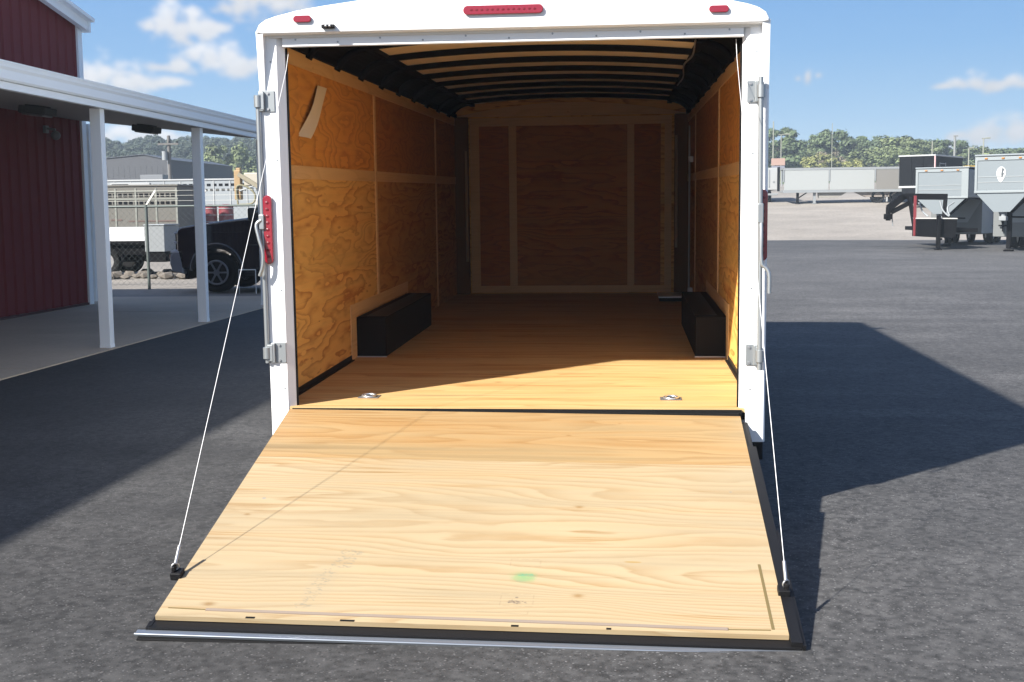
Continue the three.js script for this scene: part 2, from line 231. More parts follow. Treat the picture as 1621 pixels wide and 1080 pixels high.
// front wall with battens
{
  const z = -L, fw = tp('front_wall', [span(-1.275, 1.275, -0.02, 2.2, z - 0.05, z - 0.02)], M.wall[0]);
  const xs = [-1.0, -0.675, -0.592, 0.61, 0.685, 1.011];
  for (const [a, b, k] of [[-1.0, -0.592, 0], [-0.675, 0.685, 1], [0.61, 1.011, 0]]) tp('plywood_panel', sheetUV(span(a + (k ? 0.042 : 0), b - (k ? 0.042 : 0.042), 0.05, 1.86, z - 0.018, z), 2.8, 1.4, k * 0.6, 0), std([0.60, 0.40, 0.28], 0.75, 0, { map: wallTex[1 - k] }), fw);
  const tb = (x0, x1, y0, y1, p) => tp('trim_board', sheetUV(span(x0, x1, y0, y1, z, z + p), 2.4, 0.3, 0.1, 0.02), M.trim, fw);
  tb(-1.10, 1.086, 0.012, 0.088, 0.014); tb(-1.10, 1.086, 1.827, 1.914, 0.014);
  for (const [a, b] of [[-1.10, -1.0], [-0.675, -0.592], [0.61, 0.685], [1.011, 1.086]]) tb(a, b, 0.09, 1.825, 0.012);
  const arch = new THREE.Shape(); arch.moveTo(-1.24, 1.928); arch.lineTo(1.24, 1.928); for (let i = 0; i <= 24; i++) { const x = 1.24 - i / 24 * 2.48; arch.lineTo(x, 1.935 + 0.135 * (1 - (x / 1.24) ** 2)); }
  tp('arch_panel', [extrude(arch, 0.012).translate(0, 0, z + 0.004)], M.trim, fw);
  for (const s of [-1, 1]) { tp('corner_post', [rspan(s * 1.115, s * 1.265, 0, 1.925, z - 0.01, z + 0.06, 0.01)], inky([0.17, 0.095, 0.05], 0.9, 0.1), fw); tp('conduit', [bar([s * 1.135, s < 0 ? 0.36 : 0.5, z + 0.085], [s * 1.135, s < 0 ? 1.56 : 1.7, z + 0.085], 0.014, 12)], std([0.42, 0.33, 0.22], 0.7), fw); }
}
// latch pole and step at the side door, far right
{ const p = tp('door_bar', [bar([1.225, 0.02, -6.15], [1.225, 1.75, -6.15], 0.011, 10)], M.galv); tp('bar_bracket', [rbox(0.05, 0.08, 0.05, 0.006, 1.238, 0.1, -6.15), rbox(0.05, 0.06, 0.05, 0.006, 1.238, 1.42, -6.15)], M.steel, p); }
{ const st = tp('step_well', [rspan(0.93, 1.19, 0.002, 0.035, -6.62, -6.12, 0.004)], M.blackSteel); tp('step_cover', [rspan(0.92, 1.2, 0.036, 0.05, -6.64, -6.12, 0.004)], M.alu, st); }
// roof: skin, pale lining, black coves and arched bows
const outline = (k = 0) => { const p = []; for (const [x, y] of [[1.30, 1.93], [1.297, 1.955], [1.283, 1.982], [1.25, 2.004], [1.2, 2.02], [1.08, 2.047], [0.95, 2.066], [0.75, 2.09], [0.5, 2.112], [0.25, 2.125], [0, 2.13]]) p.push([x - k * (x > 1.2 ? 1 : 0), y - k * (x < 1.29 ? 1 : 0)]); return p.concat(p.slice(0, -1).reverse().map(([x, y]) => [-x, y])); };
{
  const o = outline(0.0).map(([x, y]) => [x * 0.998, y + (Math.abs(x) < 1.27 ? 0.03 : 0)]), shape = [...o, ...o.map(([x, y]) => [x - Math.sign(x) * 0.01, y - 0.012]).reverse()], roof = tp('roof', [extrude(shape, -ZF - 0.12).translate(0, 0, ZF)], M.white);
  const yb = (x) => 2.072 - 0.055 * (x / 1.1) ** 2;
  const ribbon = (f, x0, x1, z0, z1, n = 20) => { const pos = [], nr = []; for (let i = 0; i < n; i++) { const a = x0 + (x1 - x0) * i / n, b = x0 + (x1 - x0) * (i + 1) / n; pos.push(a, f(a), z0, b, f(b), z0, b, f(b), z1, a, f(a), z0, b, f(b), z1, a, f(a), z1); } const g = new THREE.BufferGeometry(); g.setAttribute('position', new THREE.Float32BufferAttribute(pos, 3)); g.computeVertexNormals(); return uvBox(g); };
  const zb = []; for (let z = -0.1; z > -L; z -= 0.71) zb.push(z);
  zb.push(-L + 0.03);
  for (let i = 0; i + 1 < zb.length; i++) tp('ceiling_panel', [ribbon((x) => yb(x) + 0.0425, -1.062, 1.062, zb[i + 1], zb[i])], M.lining, roof);
  const cv = (s) => { const q = []; for (let i = 0; i <= 8; i++) { const a = i / 8 * Math.PI / 2; q.push([s * (1.06 + 0.206 * Math.sin(a)), 1.922 + 0.132 * Math.cos(a)]); } return q; };
  for (const s of [-1, 1]) {
    const q = cv(s), pos = []; for (let i = 0; i < 8; i++) { const [ax, ay] = q[i], [bx, by] = q[i + 1]; pos.push(ax, ay, -L, bx, by, -L, bx, by, -0.03, ax, ay, -L, bx, by, -0.03, ax, ay, -0.03); }
    const g = new THREE.BufferGeometry(); g.setAttribute('position', new THREE.Float32BufferAttribute(pos, 3)); g.computeVertexNormals(); tp('cove_lining', [uvBox(g)], M.cove, roof);
    tp('cove_rail', [beam([s * 1.06, 2.052, -0.05], [s * 1.06, 2.052, -L + 0.02], 0.05, 0.03), beam([s * 1.25, 1.94, -0.05], [s * 1.25, 1.94, -L + 0.02], 0.03, 0.04)], M.bow, roof);
    if (s > 0) tp('wiring', [tube([[1.0, 2.0, -1.2], [1.02, 1.985, -1.9], [1.0, 1.995, -2.6], [1.03, 1.98, -3.4], [1.02, 1.985, -4.2]], 0.006, 30, 6)], M.galv, roof);
  }
  zb.slice(0, -1).forEach((z) => {
    const sh = new THREE.Shape(); const up = [], lo = []; for (let i = 0; i <= 20; i++) { const x = -1.1 + i * 0.11; lo.push([x, yb(x)]); up.push([x, yb(x) + 0.04]); }
    const list = [extrude([...lo, ...up.reverse()], 0.03).translate(0, 0, z - 0.015)];
    for (const s of [-1, 1]) list.push(tube([[s * 1.06, 2.03, z], [s * 1.15, 2.0, z], [s * 1.215, 1.95, z], [s * 1.245, 1.90, z]], 0.024, 10, 6));
    tp('roof_bow', list, M.bow, roof);
  });
  tp('nose', [extrude([[-1.29, -0.12], [1.29, -0.12], [1.29, 1.93], ...outline(0).slice(1, -1).map(([x, y]) => [x * 0.99, y + 0.02]), [-1.29, 1.93]], 0.03).translate(0, 0, ZF)], M.white);
}
// rear frame: posts, header, hood
for (const s of [-1, 1]) {
  const prof = [[1.297, -0.055], [1.299, -0.012], [1.290, 0], [1.203, 0], [1.168, -0.034], [1.168, -0.055]].map(([x, z]) => [s * x, -z]);
  const post = tp('rear_post', [extrude(s > 0 ? prof : prof.reverse(), 2.105).rotateX(-Math.PI / 2).translate(0, -0.175, 0)], M.white);
  tp('seal', [span(s * 1.1675, s * 1.159, 0.0, 1.87, -0.052, -0.04)], M.rubber, post);
  tp('inner_return', [span(s * 1.17, s * 1.275, -0.01, 1.93, -0.075, -0.056)], M.blackMatte, post);
  tp('screw', [[0.1, 1.22], [0.62, 1.22], [1.30, 1.22], [1.80, 1.235]].map(([y, x]) => new THREE.CylinderGeometry(0.0045, 0.0045, 0.004, 8).rotateX(Math.PI / 2).translate(s * x, y, 0.001)), M.galv, post);
  // tail light
  const cap = new THREE.Shape(); const hw = 0.0185, y0 = 0.765, y1 = 1.113; cap.absarc(s * 1.2735, y1 - hw, hw, 0, Math.PI, false); cap.absarc(s * 1.2735, y0 + hw, hw, Math.PI, 2 * Math.PI, false);
  const tl = tp('tail_light', [extrude(cap, 0.014, 0.005, 3).translate(0, 0, 0.004)], M.redLens);
  tp('reflector', Array.from({ length: 9 }, (_, i) => new THREE.SphereGeometry(0.012, 10, 6).scale(0.9, 0.7, 0.16).translate(s * 1.2735, y0 + 0.035 + i * 0.0348, 0.0225)), M.redDark, tl);
  // locking bar: galvanised rod, guides and cam handle
  const lb = tp('lock_bar', [s > 0 ? bar([1.252, 1.672, 0.045], [1.263, 0.205, 0.045], 0.0125, 12) : bar([-1.306, 1.575, 0.012], [-1.303, 0.236, 0.012], 0.0125, 12)], M.galv);
  const gx = s > 0 ? [[1.214, 1.602], [1.222, 0.278]] : [[-1.262, 1.60], [-1.247, 0.29]];
  for (const [x, y] of gx) {
    const b = tp('guide_bracket', [rbox(s > 0 ? 0.05 : 0.085, 0.108, 0.006, 0.002, x, y, 0.004), rbox(0.022, 0.104, 0.02, 0.004, x + s * 0.024, y, 0.014), new THREE.CylinderGeometry(0.021, 0.021, 0.06, 14).translate(s > 0 ? x + 0.04 : -1.304, y, s > 0 ? 0.045 : 0.016), rbox(0.03, 0.09, 0.03, 0.004, s > 0 ? x + 0.04 : -1.285, y, s > 0 ? 0.022 : 0.012)], M.galv, lb);
    tp('bolt', [[-0.04], [0.04]].map(([d]) => new THREE.CylinderGeometry(0.007, 0.007, 0.008, 6).rotateX(Math.PI / 2).translate(x - s * 0.008, y + d, 0.009)), M.steel, b);
  }
  tp('handle', [s > 0 ? tube([[1.262, 0.96, 0.05], [1.262, 0.88, 0.062], [1.262, 0.78, 0.068], [1.268, 0.742, 0.07], [1.288, 0.725, 0.072], [1.3, 0.7, 0.075], [1.303, 0.6, 0.078]], 0.0095, 28, 8) : tube([[-1.306, 0.99, 0.03], [-1.33, 0.97, 0.035], [-1.318, 0.90, 0.045], [-1.298, 0.82, 0.05], [-1.302, 0.745, 0.05], [-1.32, 0.70, 0.045]], 0.0095, 28, 8), s > 0 ? rbox(0.03, 0.1, 0.03, 0.006, 1.258, 1.0, 0.045) : rbox(0.03, 0.08, 0.03, 0.006, -1.305, 0.98, 0.02)], M.galv, lb);
}
const header = tp('header', [extrude([[0, 1.876], [0, 1.94], [-0.05, 1.94], [-0.05, 1.876], [-0.006, 1.871]].map(([a, b]) => [a, b]), 2.34).rotateY(-Math.PI / 2).translate(1.17, 0, 0)], M.white);
tp('drip_strip', [span(-1.24, 1.24, 1.918, 1.93, 0.002, 0.012)], M.offWhite, header);
tp('screw', Array.from({ length: 11 }, (_, i) => new THREE.CylinderGeometry(0.005, 0.005, 0.006, 8).rotateX(Math.PI / 2).translate(-1.1 + i * 0.22, i % 2 ? 1.893 : 1.909, 0.001)), M.galv, header);
{
  const o = outline(0).filter(([x, y]) => y > 1.94), s = new THREE.Shape(); s.moveTo(-1.255, 1.934); s.lineTo(1.255, 1.934); s.lineTo(1.288, 1.94);
  for (const [x, y] of o) s.lineTo(x * 0.993, y); s.lineTo(-1.288, 1.94); s.lineTo(-1.255, 1.934);
  const hood = tp('roof_hood', [clean(new THREE.ExtrudeGeometry(s, { depth: 0.15, bevelEnabled: true, bevelThickness: 0.03, bevelSize: 0.012, bevelOffset: -0.008, bevelSegments: 5 })).translate(0, 0, -0.125)], M.white);
  const cap = (x, y, w, h, d, z) => { const c = new THREE.Shape(), r = h / 2; c.absarc(x + w / 2 - r, y, r, -Math.PI / 2, Math.PI / 2, false); c.absarc(x - w / 2 + r, y, r, Math.PI / 2, Math.PI * 1.5, false); return extrude(c, d, 0.004, 3).translate(0, 0, z); };
  tp('marker_light', [cap(-1.045, 2.003, 0.086, 0.027, 0.012, 0.054)], M.redLens); tp('marker_light', [cap(1.043, 2.001, 0.09, 0.027, 0.012, 0.054)], M.redLens);
  const bl = tp('brake_light', [cap(-0.022, 2.024, 0.394, 0.037, 0.014, 0.054)], M.redLens); tp('reflector', Array.from({ length: 13 }, (_, i) => new THREE.SphereGeometry(0.011, 8, 6).scale(1, 0.8, 0.14).translate(-0.18 + i * 0.0264, 2.024, 0.071)), M.redDark, bl);
  const pl = tp('plate_light', [rspan(-0.945, -0.878, 1.952, 1.972, 0.054, 0.082, 0.005)], M.blackSteel); tp('lens', [new THREE.SphereGeometry(0.007, 8, 6).translate(-0.92, 1.963, 0.083), new THREE.SphereGeometry(0.007, 8, 6).translate(-0.9, 1.963, 0.083)], M.steel, pl);
}
for (const s of [-1, 1]) {                                   // fairing that carries the hood down onto the post's outer corner
  const P = (x, y, z) => [s * x, y, z], f = [P(1.256, 1.95, 0.052), P(1.296, 1.95, 0.04), P(1.297, 1.62, 0.001), P(1.268, 1.62, 0.001)], b = f.map(([x, y]) => [x, y, -0.02]), q = (a, b2, c, d) => [...a, ...b2, ...c, ...a, ...c, ...d], g = new THREE.BufferGeometry();
  g.setAttribute('position', new THREE.Float32BufferAttribute([...q(...f), ...q(f[0], f[3], b[3], b[0]), ...q(f[1], b[1], b[2], f[2])], 3)); g.computeVertexNormals(); tp('corner_fairing', [uvBox(g)], M.white);
}
tp('side_marker', [rspan(1.30, 1.322, 0.62, 0.665, -0.35, -0.25, 0.006)], M.redLens);
// chassis, axles, wheels, tongue
tp('rear_bumper', [span(-1.29, 1.29, -0.27, -0.176, -0.16, -0.012)], M.blackSteel);
tp('chassis', [span(-0.85, -0.77, -0.22, -0.065, -8.1, -0.17), span(0.77, 0.85, -0.22, -0.065, -8.1, -0.17), ...Array.from({ length: 18 }, (_, i) => span(-1.26, 1.26, -0.12, -0.065, -0.5 - i * 0.43, -0.45 - i * 0.43)), bar([-1.1, -0.26, -2.5], [1.1, -0.26, -2.5], 0.035, 10), bar([-1.1, -0.26, -3.42], [1.1, -0.26, -3.42], 0.035, 10)], M.blackSteel);
tp('tongue', [beam([-0.8, -0.15, -8.1], [0, -0.12, -9.5], 0.08, 0.12), beam([0.8, -0.15, -8.1], [0, -0.12, -9.5], 0.08, 0.12), bar([0, 0.05, -9.2], [0, -0.6, -9.2], 0.04, 12)], M.blackSteel);
const tyre = (r, w, ri) => { const p = [[ri, -w / 2], [r - 0.03, -w / 2], [r, -w / 2 + 0.03], [r, w / 2 - 0.03], [r - 0.03, w / 2], [ri, w / 2], [ri, -w / 2]].map(([a, b]) => new THREE.Vector2(a, b)); return new THREE.LatheGeometry(p, 28); };
for (const s of [-1, 1]) for (const z of [-2.5, -3.42]) {
  const w = tp('wheel', [tyre(0.34, 0.2, 0.19).rotateZ(Math.PI / 2).translate(s * 1.16, -0.215, z)], M.rubber);
  tp('rim', [new THREE.CylinderGeometry(0.19, 0.19, 0.14, 20).rotateZ(Math.PI / 2).translate(s * 1.16, -0.215, z)], M.offWhite, w);
}
// ramp door, hinged at the sill
const ramp = part('ramp_door', merge([rspan(-1.182, 1.215, -0.062, -0.024, 0.02, 2.03, 0.004), span(1.181, 1.222, -0.05, -0.003, 0.36, 2.03), span(-1.19, -1.181, -0.05, -0.02, 0.12, 2.03), span(-1.2, 1.22, -0.05, -0.022, 1.994, 2.039)]), M.blackSteel, trailer);
ramp.rotation.order = 'YXZ'; ramp.rotation.set(0.2245, 0, -0.0125); ramp.position.set(-0.0075, FY - 0.0205, 0.037);
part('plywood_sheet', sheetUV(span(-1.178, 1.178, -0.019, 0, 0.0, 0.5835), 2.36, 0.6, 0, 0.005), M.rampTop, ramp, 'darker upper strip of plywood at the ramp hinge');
part('plywood_sheet', sheetUV(span(-1.178, 1.178, -0.019, 0.0004, 0.586, 1.991), RW, RH, 0, 0), M.rampMain, ramp, 'pale lower plywood sheet of the ramp');
part('lip', [rspan(-1.232, 1.222, -0.041, -0.029, 2.040, 2.072, 0.004), bar([-1.232, -0.031, 2.069], [1.222, -0.031, 2.069], 0.005, 8)], std([0.30, 0.33, 0.37], 0.3, 0.75), ramp);
part('lip_seal', [rspan(-1.222, 1.23, -0.055, -0.042, 2.03, 2.085, 0.004)], M.rubber, ramp);
part('corner_edge', [beam([1.228, -0.012, 1.2], [1.228, -0.02, 2.04], 0.01, 0.02)], M.blackSteel, ramp);
part('rub_strip', [beam([-0.997, 0.0025, 1.942], [0.961, 0.0025, 1.965], 0.015, 0.004)], M.strip, ramp);
for (const g of [beam([-1.147, 0.0009, 1.935], [-0.99, 0.0009, 1.941], 0.006, 0.0014), beam([1.121, 0.0009, 1.493], [1.125, 0.0009, 1.957], 0.011, 0.0014), beam([0.963, 0.0009, 1.966], [1.116, 0.0009, 1.962], 0.006, 0.0014)]) part('groove', [g], M.olive, ramp);
for (const [x, w] of [[-0.83, 0.035], [-0.47, 0.055], [0.17, 0.028], [0.52, 0.018]]) part('edge_stain', [span(x, x + w, 0.0006, 0.0012, 1.979, 1.9908)], M.blackMatte, ramp);
for (const s of [-1, 1]) {
  const b = part('cable_bracket', [rspan(s * 1.17, s * 1.215, -0.01, 0.022, 1.675, 1.725, 0.004), rspan(s * 1.196, s * 1.21, 0.0, 0.045, 1.685, 1.715, 0.004)], M.blackSteel, ramp);
  part('shackle', [new THREE.TorusGeometry(0.014, 0.004, 8, 16).rotateY(0.6).translate(s * 1.2, 0.038, 1.695)], M.steel, b);
}
{
  ramp.updateMatrix();
  for (const s of [-1, 1]) { const a = V(s * 1.2, 0.045, 1.692).applyMatrix4(ramp.matrix); const t = V(s < 0 ? -1.152 : 1.137, FY + (s < 0 ? 1.752 : 1.767), 0.012); const c = part('lift_cable', [bar(a.toArray(), t.toArray(), 0.0014, 6), bar(t.toArray(), [t.x, t.y + 0.1, t.z - 0.06], 0.0014, 6)], M.cable, trailer); part('cable_end', [bar(a.toArray(), a.clone().lerp(t, 0.03).toArray(), 0.007, 8)], M.steel, c); }
}
// pale sheet added on the left wall to stand in for a patch of light
{
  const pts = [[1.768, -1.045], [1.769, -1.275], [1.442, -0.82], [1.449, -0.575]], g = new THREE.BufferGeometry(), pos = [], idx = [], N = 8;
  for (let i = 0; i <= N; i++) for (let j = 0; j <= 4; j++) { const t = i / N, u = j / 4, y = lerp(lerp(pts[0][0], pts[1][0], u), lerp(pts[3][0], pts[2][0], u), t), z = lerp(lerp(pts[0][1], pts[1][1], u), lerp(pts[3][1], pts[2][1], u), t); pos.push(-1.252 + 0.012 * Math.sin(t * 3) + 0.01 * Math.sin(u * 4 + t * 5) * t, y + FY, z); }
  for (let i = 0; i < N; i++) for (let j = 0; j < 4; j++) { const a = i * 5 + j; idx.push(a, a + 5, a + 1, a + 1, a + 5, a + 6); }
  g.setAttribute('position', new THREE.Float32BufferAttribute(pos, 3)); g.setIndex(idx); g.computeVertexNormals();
  const p = solo('light_patch_sheet', clean(g), M.light_patch, 'pale patch of light built as a slanting sheet on the left plywood wall inside the trailer', 'light_patch'); p.rotation.x = 0.0155; p.position.set(0, 0, -0.0085);
}

// ---------------------------------------------------------------- ground
const terr = (x, z) => {
  const right = z > -55.5 ? 0 : (z > -112 ? 0.0615 * (-55.5 - z) : 3.47 + (z > -190 ? 0.032 * (-112 - z) : 2.5 + 0.01 * (-190 - z)));
  const left = z > -60 ? 0 : z > -150 ? 0.012 * (-60 - z) : 1.08 + (z > -290 ? 11.5 * smooth(-150, -262, z) : 11.5);
  return lerp(left, right, smooth(-0.055, 0.06, (x - 0.58) / Math.max(12, 6.3 - z)));
};
function groundGrid(xs, zs, f) { const pos = [], idx = [], n = xs.length; for (const z of zs) for (const x of xs) pos.push(x, f(x, z), z); for (let j = 0; j + 1 < zs.length; j++) for (let i = 0; i + 1 < n; i++) { const a = j * n + i; idx.push(a, a + n, a + 1, a + 1, a + n, a + n + 1); } const g = new THREE.BufferGeometry(); g.setAttribute('position', new THREE.Float32BufferAttribute(pos, 3)); g.setIndex(idx); const uv = new Float32Array(pos.length / 3 * 2); for (let i = 0; i < pos.length / 3; i++) { uv[i * 2] = pos[i * 3]; uv[i * 2 + 1] = pos[i * 3 + 2]; } g.setAttribute('uv', new THREE.BufferAttribute(uv, 2)); g.computeVertexNormals(); return g; }
const range = (a, b, n) => Array.from({ length: n + 1 }, (_, i) => lerp(a, b, i / n));
function tint(g, fn) { const p = g.attributes.position, c = new Float32Array(p.count * 3); for (let i = 0; i < p.count; i++) { const v = fn(p.getX(i), p.getY(i), p.getZ(i)); c[i * 3] = v[0] ?? v; c[i * 3 + 1] = v[1] ?? v; c[i * 3 + 2] = v[2] ?? v; } g.setAttribute('color', new THREE.BufferAttribute(c, 3)); return g; }
const gravelTex = texture(1024, 1024, (u, v) => { const n = fbm(u * 6, v * 6, 4, 3, 6, 6), f = noise(u * 128, v * 128, 128, 128, 9) * 0.6 + noise(u * 250, v * 250, 250, 250, 17) * 0.5; const k = 1 + 0.22 * n + 0.2 * f; return [0.213 * k, 0.196 * k, 0.176 * k]; });
gravelTex.repeat.set(1 / 12, 1 / 12);
{
  const g = groundGrid([...range(-420, -60, 18), ...range(-55, 90, 58), ...range(100, 420, 16)], [...range(60, -12, 12), ...range(-16, -120, 70), ...range(-125, -600, 60)], (x, z) => terr(x, z) - 0.03 + (z < -58 ? 0.10 * fbm(x * 0.16, z * 0.16, 3, 8) : z < -16 && x < -6 ? 0.03 * fbm(x * 0.4, z * 0.4, 2, 8) : 0));
  tint(g, (x, y, z) => { const k = 1 + 0.22 * fbm(x * 0.05, z * 0.09, 3, 5); return z < -135 || (x < 0 && z < -130) ? [0.35 * k, 0.5 * k, 0.25 * k] : [k, k * 0.985, k * 0.96]; });
  struct('gravel_ground', g, std([1, 1, 1], 0.95, 0, { map: gravelTex, bumpMap: gravelTex, bumpScale: 0.02, vertexColors: true }), 'pale gravel lot behind the asphalt');
}
const asphTile = 5.2;
const asphTex = (() => {
  const S = 2048, r = rng(21), base = new Float32Array(S * S);
  for (let y = 0; y < S; y++) for (let x = 0; x < S; x++) {
    const u = x / S, v = y / S;
    base[y * S + x] = 1 + 0.16 * fbm(u * 5, v * 5, 4, 2, 5, 5) + 0.46 * noise(u * 230, v * 230, 230, 230, 6) + 0.26 * noise(u * 110, v * 110, 110, 110, 12) + 0.08 * noise(u * 40, v * 40, 40, 40, 15) + (r() - 0.5) * 0.7;
  }
  for (let i = 0; i < 52000; i++) { const x = Math.floor(r() * S), y = Math.floor(r() * S), k = r() < 0.6 ? 1.6 + r() * 1.9 : 0.3 + r() * 0.25, n = r() < 0.35 ? 3 : 2; for (let a = 0; a < n; a++) for (let b = 0; b < n; b++) base[((y + b) % S) * S + ((x + a) % S)] = k; }
  for (let i = 0; i < 170; i++) {                             // small scuffs and pale grit
    let x = r() * S, y = r() * S, a = (r() - 0.5) * 1.2, l = 15 + r() * 70, k = 1.25 + 0.8 * r();
    for (let j = 0; j < l; j++) { x += Math.cos(a); y += Math.sin(a); a += (r() - 0.5) * 0.12; for (let d = 0; d < 3; d++) if (r() < 0.5) { const q = ((Math.floor(y) + d + S) % S) * S + ((Math.floor(x) + S) % S); base[q] = Math.max(base[q], k * (0.8 + 0.4 * r())); } }
  }
  return texture(S, S, (u, v, x, y) => { const k = base[y * S + x]; return [0.0440 * k, 0.0430 * k, 0.0426 * k]; });
})();
asphTex.repeat.set(1 / asphTile, 1 / asphTile);
{
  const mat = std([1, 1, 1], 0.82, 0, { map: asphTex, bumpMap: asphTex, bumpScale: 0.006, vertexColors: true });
  const col = (x, y, z) => { const a = fbm(x * 0.35, z * 0.35, 4, 33), b = fbm(x * 0.13 + 4, z * 0.5, 3, 44), fine = 0.20 * fbm(x * 1.3, z * 2.6, 3, 17) + 0.16 * smooth(0.2, 0.9, noise(x * 2.1 + z * 0.6, z * 4.5, 256, 256, 23)) - 0.16 * smooth(0.3, 0.9, noise(x * 1.1 - z * 0.4, z * 2.0, 256, 256, 29)), far = smooth(-4, -22, z) - 1.05 * smooth(-33, -44, z), sc = smooth(0.25, 0.8, noise(x * 0.7, z * 1.9, 256, 256, 91)) * 0.32 - smooth(0.35, 0.8, noise(x * 0.35 + 9, z * 0.9, 256, 256, 95)) * 0.14; return Math.max(0.35, (1 + 0.22 * a + 0.2 * b + 0.42 * far + sc + fine) * lerp(0.42, 0.60, smooth(-4.8, -2.1, x)) * lerp(1, 1.68, smooth(-1.9, 1.6, x))); };  // darker towards the porch: partly darker asphalt, partly porch shade painted in
  const edge = (x) => -54.6 + 0.6 * noise(x * 0.25, 3) + (x > 9 ? (x - 9) * 0.35 : 0);
  const g = groundGrid([...range(-5.4, 12, 130), ...range(12.6, 90, 60)], range(0, 1, 240), () => 0); const p = g.attributes.position, uv = g.attributes.uv;
  for (let i = 0; i < p.count; i++) { const x = p.getX(i), t0 = p.getZ(i), t = t0 < 0.05 ? t0 / 0.05 * 0.28 : t0 < 0.75 ? 0.28 + (t0 - 0.05) / 0.7 * 0.27 : 0.55 + (t0 - 0.75) / 0.25 * 0.45, e = x < -2.5 ? -17.2 + 0.25 * noise(x * 1.2, 8) : Math.min(edge(x), -45), z = lerp(32, e, t); p.setZ(i, z); p.setY(i, 0); uv.setXY(i, x, z); }
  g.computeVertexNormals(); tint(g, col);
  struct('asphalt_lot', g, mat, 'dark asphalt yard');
}
const concTex = texture(512, 512, (u, v) => { const k = 1 + 0.12 * fbm(u * 5, v * 5, 5, 3, 5, 5) + 0.05 * noise(u * 120, v * 120, 120, 120, 4); return [0.45 * k, 0.365 * k, 0.265 * k]; }); concTex.repeat.set(1 / 4, 1 / 4);
{
  const c = std([1, 1, 1], 0.85, 0, { map: concTex }), slab = struct('concrete_slab', span(-5.4, -9.4, -0.1, -0.002, -16.3, 12), c, 'shaded concrete slab under the porch');
  let z = 12, i = 0; while (z > -16.2) { const z1 = Math.max(-16.3, z - 3.54); part('slab_panel', span(-5.4, -9.4, -0.001, 0.012 + (i++ % 2) * 0.0015, z1 + 0.006, z - 0.006), c, slab); z = z1; }
}

